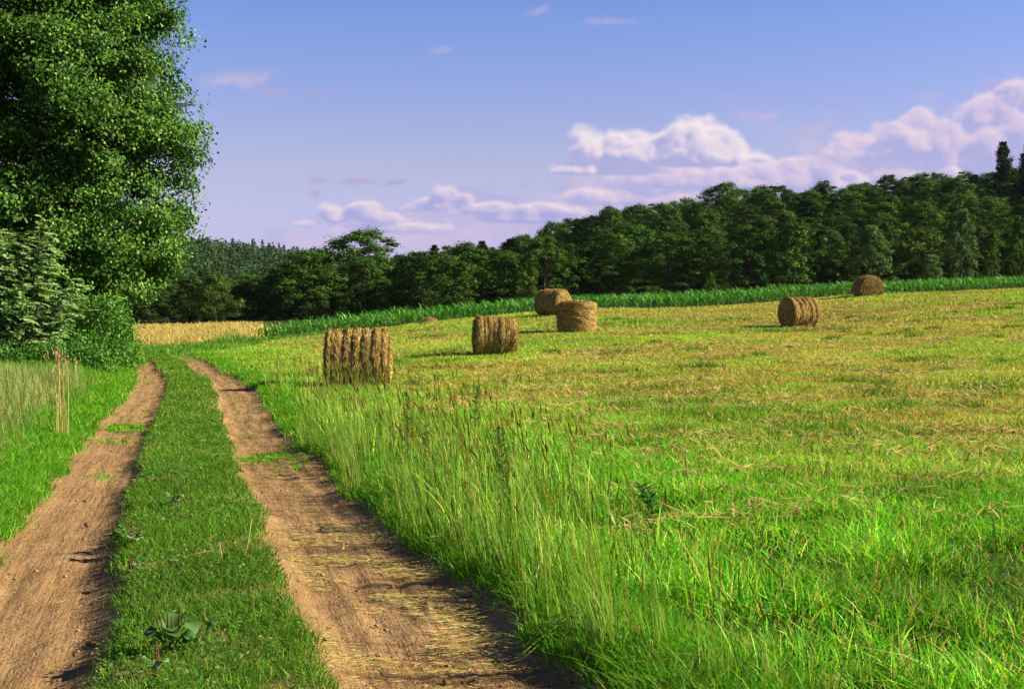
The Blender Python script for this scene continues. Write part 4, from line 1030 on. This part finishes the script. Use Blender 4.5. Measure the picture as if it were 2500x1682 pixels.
def proto_pine(seed, hgt, rad, cols, whorls=15, lsz=.62, ragged=.32):
    g_ = np.random.default_rng(seed); acc = Acc(); wood = Acc()
    tz = np.linspace(-.5, hgt, 6); tube(wood, np.stack([tz*0, tz*0, tz], 1), np.linspace(.26, .02, 6), ns=6)
    for wv in range(whorls):
        e = .14+.86*(wv+.5)/whorls; nb = int(g_.integers(5, 8)); zz = e*hgt
        for b in range(nb):
            a = g_.uniform(0, 6.28); L = rad*(1-e)**.75*g_.uniform(1-ragged*1.6, 1+ragged)+.35; m = int(24+L*34)
            t = g_.random(m)**.6; up = .22*L
            P = np.stack([np.cos(a)*L*t, np.sin(a)*L*t, zz + up*t**1.5 - .05*L], 1) + g_.normal(0, 1, (m, 3))*np.array([[.22, .22, .20]])*(.7+L*.3)
            N = np.array([[0, 0, 1.]])+g_.normal(0, .5, (m, 3))+np.stack([np.cos(a)*.3*np.ones(m), np.sin(a)*.3*np.ones(m), np.zeros(m)], 1)
            T = np.stack([np.cos(a)*np.ones(m), np.sin(a)*np.ones(m), .35*np.ones(m)], 1)+g_.normal(0, .6, (m, 3))
            c = np.asarray(cols)[g_.choice(len(cols), m)]*np.exp(g_.normal(0, .16, m))[:, None]*math.exp(g_.normal(0, .12))
            acc.add(*leaves(P, T, N, lsz*g_.uniform(.6, 1.4, m), lsz*.34*g_.uniform(.6, 1.4, m), c))
            tube(wood, np.stack([[0, 0, zz-.05*L], [np.cos(a)*L*.9, np.sin(a)*L*.9, zz+up*.8-.05*L]]), [.05, .012], ns=4)
    return acc.mesh('crown'), wood.mesh('trunk', True)
DK = [(0.026, 0.070, 0.011), (0.036, 0.090, 0.014), (0.019, 0.052, 0.009), (0.052, 0.112, 0.018)]
MD = [(0.040, 0.108, 0.014), (0.060, 0.142, 0.019), (0.030, 0.082, 0.011), (0.09, 0.18, 0.028)]
OL = [(0.062, 0.116, 0.020), (0.090, 0.155, 0.028), (0.044, 0.088, 0.015)]
PL = [(0.085, 0.16, 0.045), (0.12, 0.20, 0.065), (0.055, 0.11, 0.03)]
PN = [(0.016, 0.050, 0.014), (0.024, 0.066, 0.018), (0.012, 0.038, 0.011)]
PROTO = {}
def reg(key, meshes, words):
    for me, m in zip(meshes, (M_WOODL, M_BARK)):
        me.materials.append(m)
    PROTO.setdefault(key, []).append((meshes, words))
for sd in range(3): reg('dark', proto_broad(100+sd, 13, 4.6, 26+4*sd, .06, 1, DK), 'dark round crowned tree')
for sd in range(3): reg('mid', proto_broad(200+sd, 14, 4.9, 34-4*sd, .06, 1, MD), 'mid green broad tree')
for sd in range(2): reg('olive', proto_broad(300+sd, 12, 4.4, 30, .05, 1.1, OL), 'olive green tree')
for sd in range(2): reg('pine', proto_pine(400+sd, 16, 4.2, PN, 18), 'dark ragged pine')
reg('pale', proto_broad(500, 10, 3.9, 34, .03, 1, PL, .30, 9000, .45), 'pale grey green tree')
reg('cone', proto_broad(510, 10, 3.2, 30, .02, 1.1, MD, .30, 8000, .6), 'pointed light green tree')
reg('bush', proto_broad(520, 4, 2.2, 16, .02, 1, OL, .24, 3500), 'round low bush')
reg('tall', proto_broad(530, 19, 6.2, 38, .08, .9, MD, .40, 15000, .0), 'tall wide crowned tree')
def plant(key, x, y, hs, ws, label, cat='tree', group=None, name=None, k=None):
    lst = PROTO[key]; (crown, trunk), words = lst[R.integers(0, len(lst))] if k is None else lst[k]
    z = float(land(np.array([x]), np.array([y]))[0])
    nm = name or {'pine': 'pine_tree', 'bush': 'bush'}.get(key, 'tree')
    root = empty(nm, (x, y, z-.05), R.uniform(0, 2*pi)); root.scale = (ws, ws, hs)
    tag(root, label, cat, group)
    obj('crown', crown, None, root); obj('trunk', trunk, None, root)
    return root
def where(px):
    for lim, s_ in ((430, 'behind the huge tree'), (640, 'behind the golden meadow'), (735, 'at the corn tip'), (900, 'beyond the nearest bale'), (1060, 'beyond the hay heap'), (1200, 'beyond the reddish bale'),
                    (1420, 'beyond the upright bale'), (1600, 'past the upright bale'), (1740, 'over the empty stretch of corn'), (1900, 'beyond the lone ribbed bale'), (2060, 'beyond the smallest bale'), (2200, 'past the smallest bale')):
        if px < lim: return s_
    return 'by the frame edge'
def pxof(x, y): return (x/y*1422.2+512)/.4393
kinds = ['dark', 'mid', 'olive', 'pine']
count = 0
rowsY = [(226, 'front edge', 0), (240, 'front edge', 0), (256, 'second rank', 0), (272, 'lower slope', 1), (288, 'lower slope', 1), (304, 'middle slope', 1), (320, 'middle slope', 1), (337, 'upper slope', 1), (354, 'upper slope', 1), (371, 'skyline', 1), (388, 'skyline', 1)]
for ri, (ry_, rw, hill) in enumerate(rowsY):
    x0, x1 = ray(-40 if ri < 3 else 1020, ry_), ray(2420, ry_)
    sp = 7.0 if ri < 3 else 8.0
    xx = x0 + R.uniform(0, sp)
    while xx < x1:
        xj, yj = xx + R.normal(0, 1.2), ry_ + R.normal(0, 2.6); px = pxof(xj, yj)
        pr = [.34, .36, .24, .06] if ri < 6 else ([.40, .42, .16, .02] if px < 1800 else [.38, .37, .14, .11])
        key = kinds[R.choice(4, p=pr)]
        hs = R.uniform(.82, 1.08)*(.74 if ri < 3 else .80 if ri < 5 else .90); ws = R.uniform(1.0, 1.45)*(.9 if ri < 5 else 1)
        if key == 'pine': hs *= .84
        if px < 700 and ri < 3: hs *= .86
        plant(key, xj, yj, hs, ws, PROTO[key][0][1] + ', ' + rw + ' of the wood ' + where(px), 'tree', 'trees of the wood', k=R.integers(0, len(PROTO[key])))
        count += 1; xx += sp*R.uniform(.8, 1.2)*(.8 if px < 1200 and ri < 3 else 1)
print('wood trees', count)
LM = [('tall', 822, 236, .74, 1.35, 'tallest wide crowned tree of the low wood, rising above the nearest bale'),
      ('mid', 700, 224, .76, 1.25, 'bushy green tree just past the golden meadow, beyond the corn tip'),
      ('olive', 490, 214, .62, .8, 'rounded lighter tree standing out behind the golden meadow'),
      ('dark', 960, 218, .72, 1.3, 'wide dark tree with drooping boughs above the hay heap'),
      ('cone', 1050, 208, .72, .9, 'bright pointed tree between the hay heap and the reddish bale'),
      ('pine', 990, 268, .78, .8, 'small pine poking above the wood beyond the hay heap'),
      ('pine', 1098, 290, .82, .8, 'dark pine top in the dip of the skyline past the tallest tree'),
      ('bush', 1198, 150, .9, .72, 'round light green bush in the corn beside the smooth bale'),
      ('bush', 1488, 140, .34, .62, 'low olive bush at the back of the corn past the upright bale'),
      ('cone', 1617, 138, .24, .32, 'little leafy sapling rising over the corn'),
      ('cone', 1800, 190, .98, 1.1, 'bushy yellow green tree in front of the dark wood beyond the lone bale'),
      ('pale', 1982, 195, .92, .95, 'pale grey green pointed tree right beyond the smallest bale'),
      ('pale', 2190, 198, 1.1, .75, 'tall pale tree past the smallest bale, with a smaller one at its foot'),
      ('pale', 2120, 190, .5, .6, 'short pale tree at the foot of the tall pale one'),
      ('cone', 2258, 186, .75, .42, 'narrow pointed green tree near the end of the corn'),
      ('cone', 2318, 192, .95, .7, 'leafy green tree beside the narrow pointed one'),
      ('tall', 1645, 352, .78, 1.2, 'big round crowned tree standing highest in the middle of the hill skyline'),
      ('pine', 2282, 330, 1.28, 1.0, 'tall clear cut pine on the skyline near the end of the hill'),
      ('pine', 2340, 318, 1.3, 1.05, 'tall pine cut by the edge of the picture on the skyline')]
for key, px, yd, hs, ws, lb in LM:
    plant(key, ray(px, yd), yd, hs, ws, lb, 'bush' if key == 'bush' else 'tree')

# the far wooded hill: one mass of small trees
acc = Acc(); g_ = np.random.default_rng(77)
n = 3600; y = g_.uniform(560, 1000, n); x = (g_.uniform(150, 1000, n)*.4393-512)/1422.2*y
z = land(x, y); Hh = g_.uniform(7, 15, n); con = g_.random(n) < .22
m = 46
ci = np.repeat(np.arange(n), m); e = g_.random(n*m); a = g_.uniform(0, 6.28, n*m)
rad = np.where(con[ci], 3.0*(1-e)**.8, 4.6*np.sqrt(np.clip(1-(1.7*e-.75)**2, 0.02, 1)))
P = np.stack([x[ci]+np.cos(a)*rad, y[ci]+np.sin(a)*rad, z[ci]+e*Hh[ci]*np.where(con[ci], 1.12, 1)+.3], 1)
N = np.stack([np.cos(a), np.sin(a), .55+.6*e], 1)+g_.normal(0, .45, (n*m, 3)); T = np.cross(N, g_.normal(0, 1, (n*m, 3)))
ct = np.where(con[:, None], np.array([[.026, .066, .028]]), np.array([[.044, .092, .028]]))*np.exp(g_.normal(0, .2, (n, 1)))  # distance haze put into the leaf colours: a bit bluish and lighter
acc.add(*leaves(P, T, N, g_.uniform(1.0, 2.2, n*m), g_.uniform(.8, 1.6, n*m), ct[ci]*np.exp(g_.normal(0, .12, (n*m, 1)))))
o = obj('far_forest', acc.mesh('far_forest'), M_WOODL); tag(o, 'forest covering the distant hill behind the golden meadow', 'forest', kind='stuff')

# ------------------------------------------------------------------ the air
def haze():
    v = [(-1500, -60, -8), (1500, -60, -8), (1500, 2400, -8), (-1500, 2400, -8), (-1500, -60, 110), (1500, -60, 110), (1500, 2400, 110), (-1500, 2400, 110)]
    q = [(0, 3, 2, 1), (4, 5, 6, 7), (0, 1, 5, 4), (1, 2, 6, 5), (2, 3, 7, 6), (3, 0, 4, 7)]
    m, g = mat('air')
    p = g.n('ShaderNodeVolumePrincipled'); p.inputs['Color'].default_value = (0.80, 0.86, 1.0, 1); p.inputs['Density'].default_value = 0.00002; p.inputs['Anisotropy'].default_value = 0.2
    o = g.n('ShaderNodeOutputMaterial'); g.t.links.new(p.outputs[0], o.inputs['Volume'])
    tag(obj('haze', mesh_np('haze', v, q), m), 'thin summer haze over the farm land', 'haze', kind='stuff')
haze()
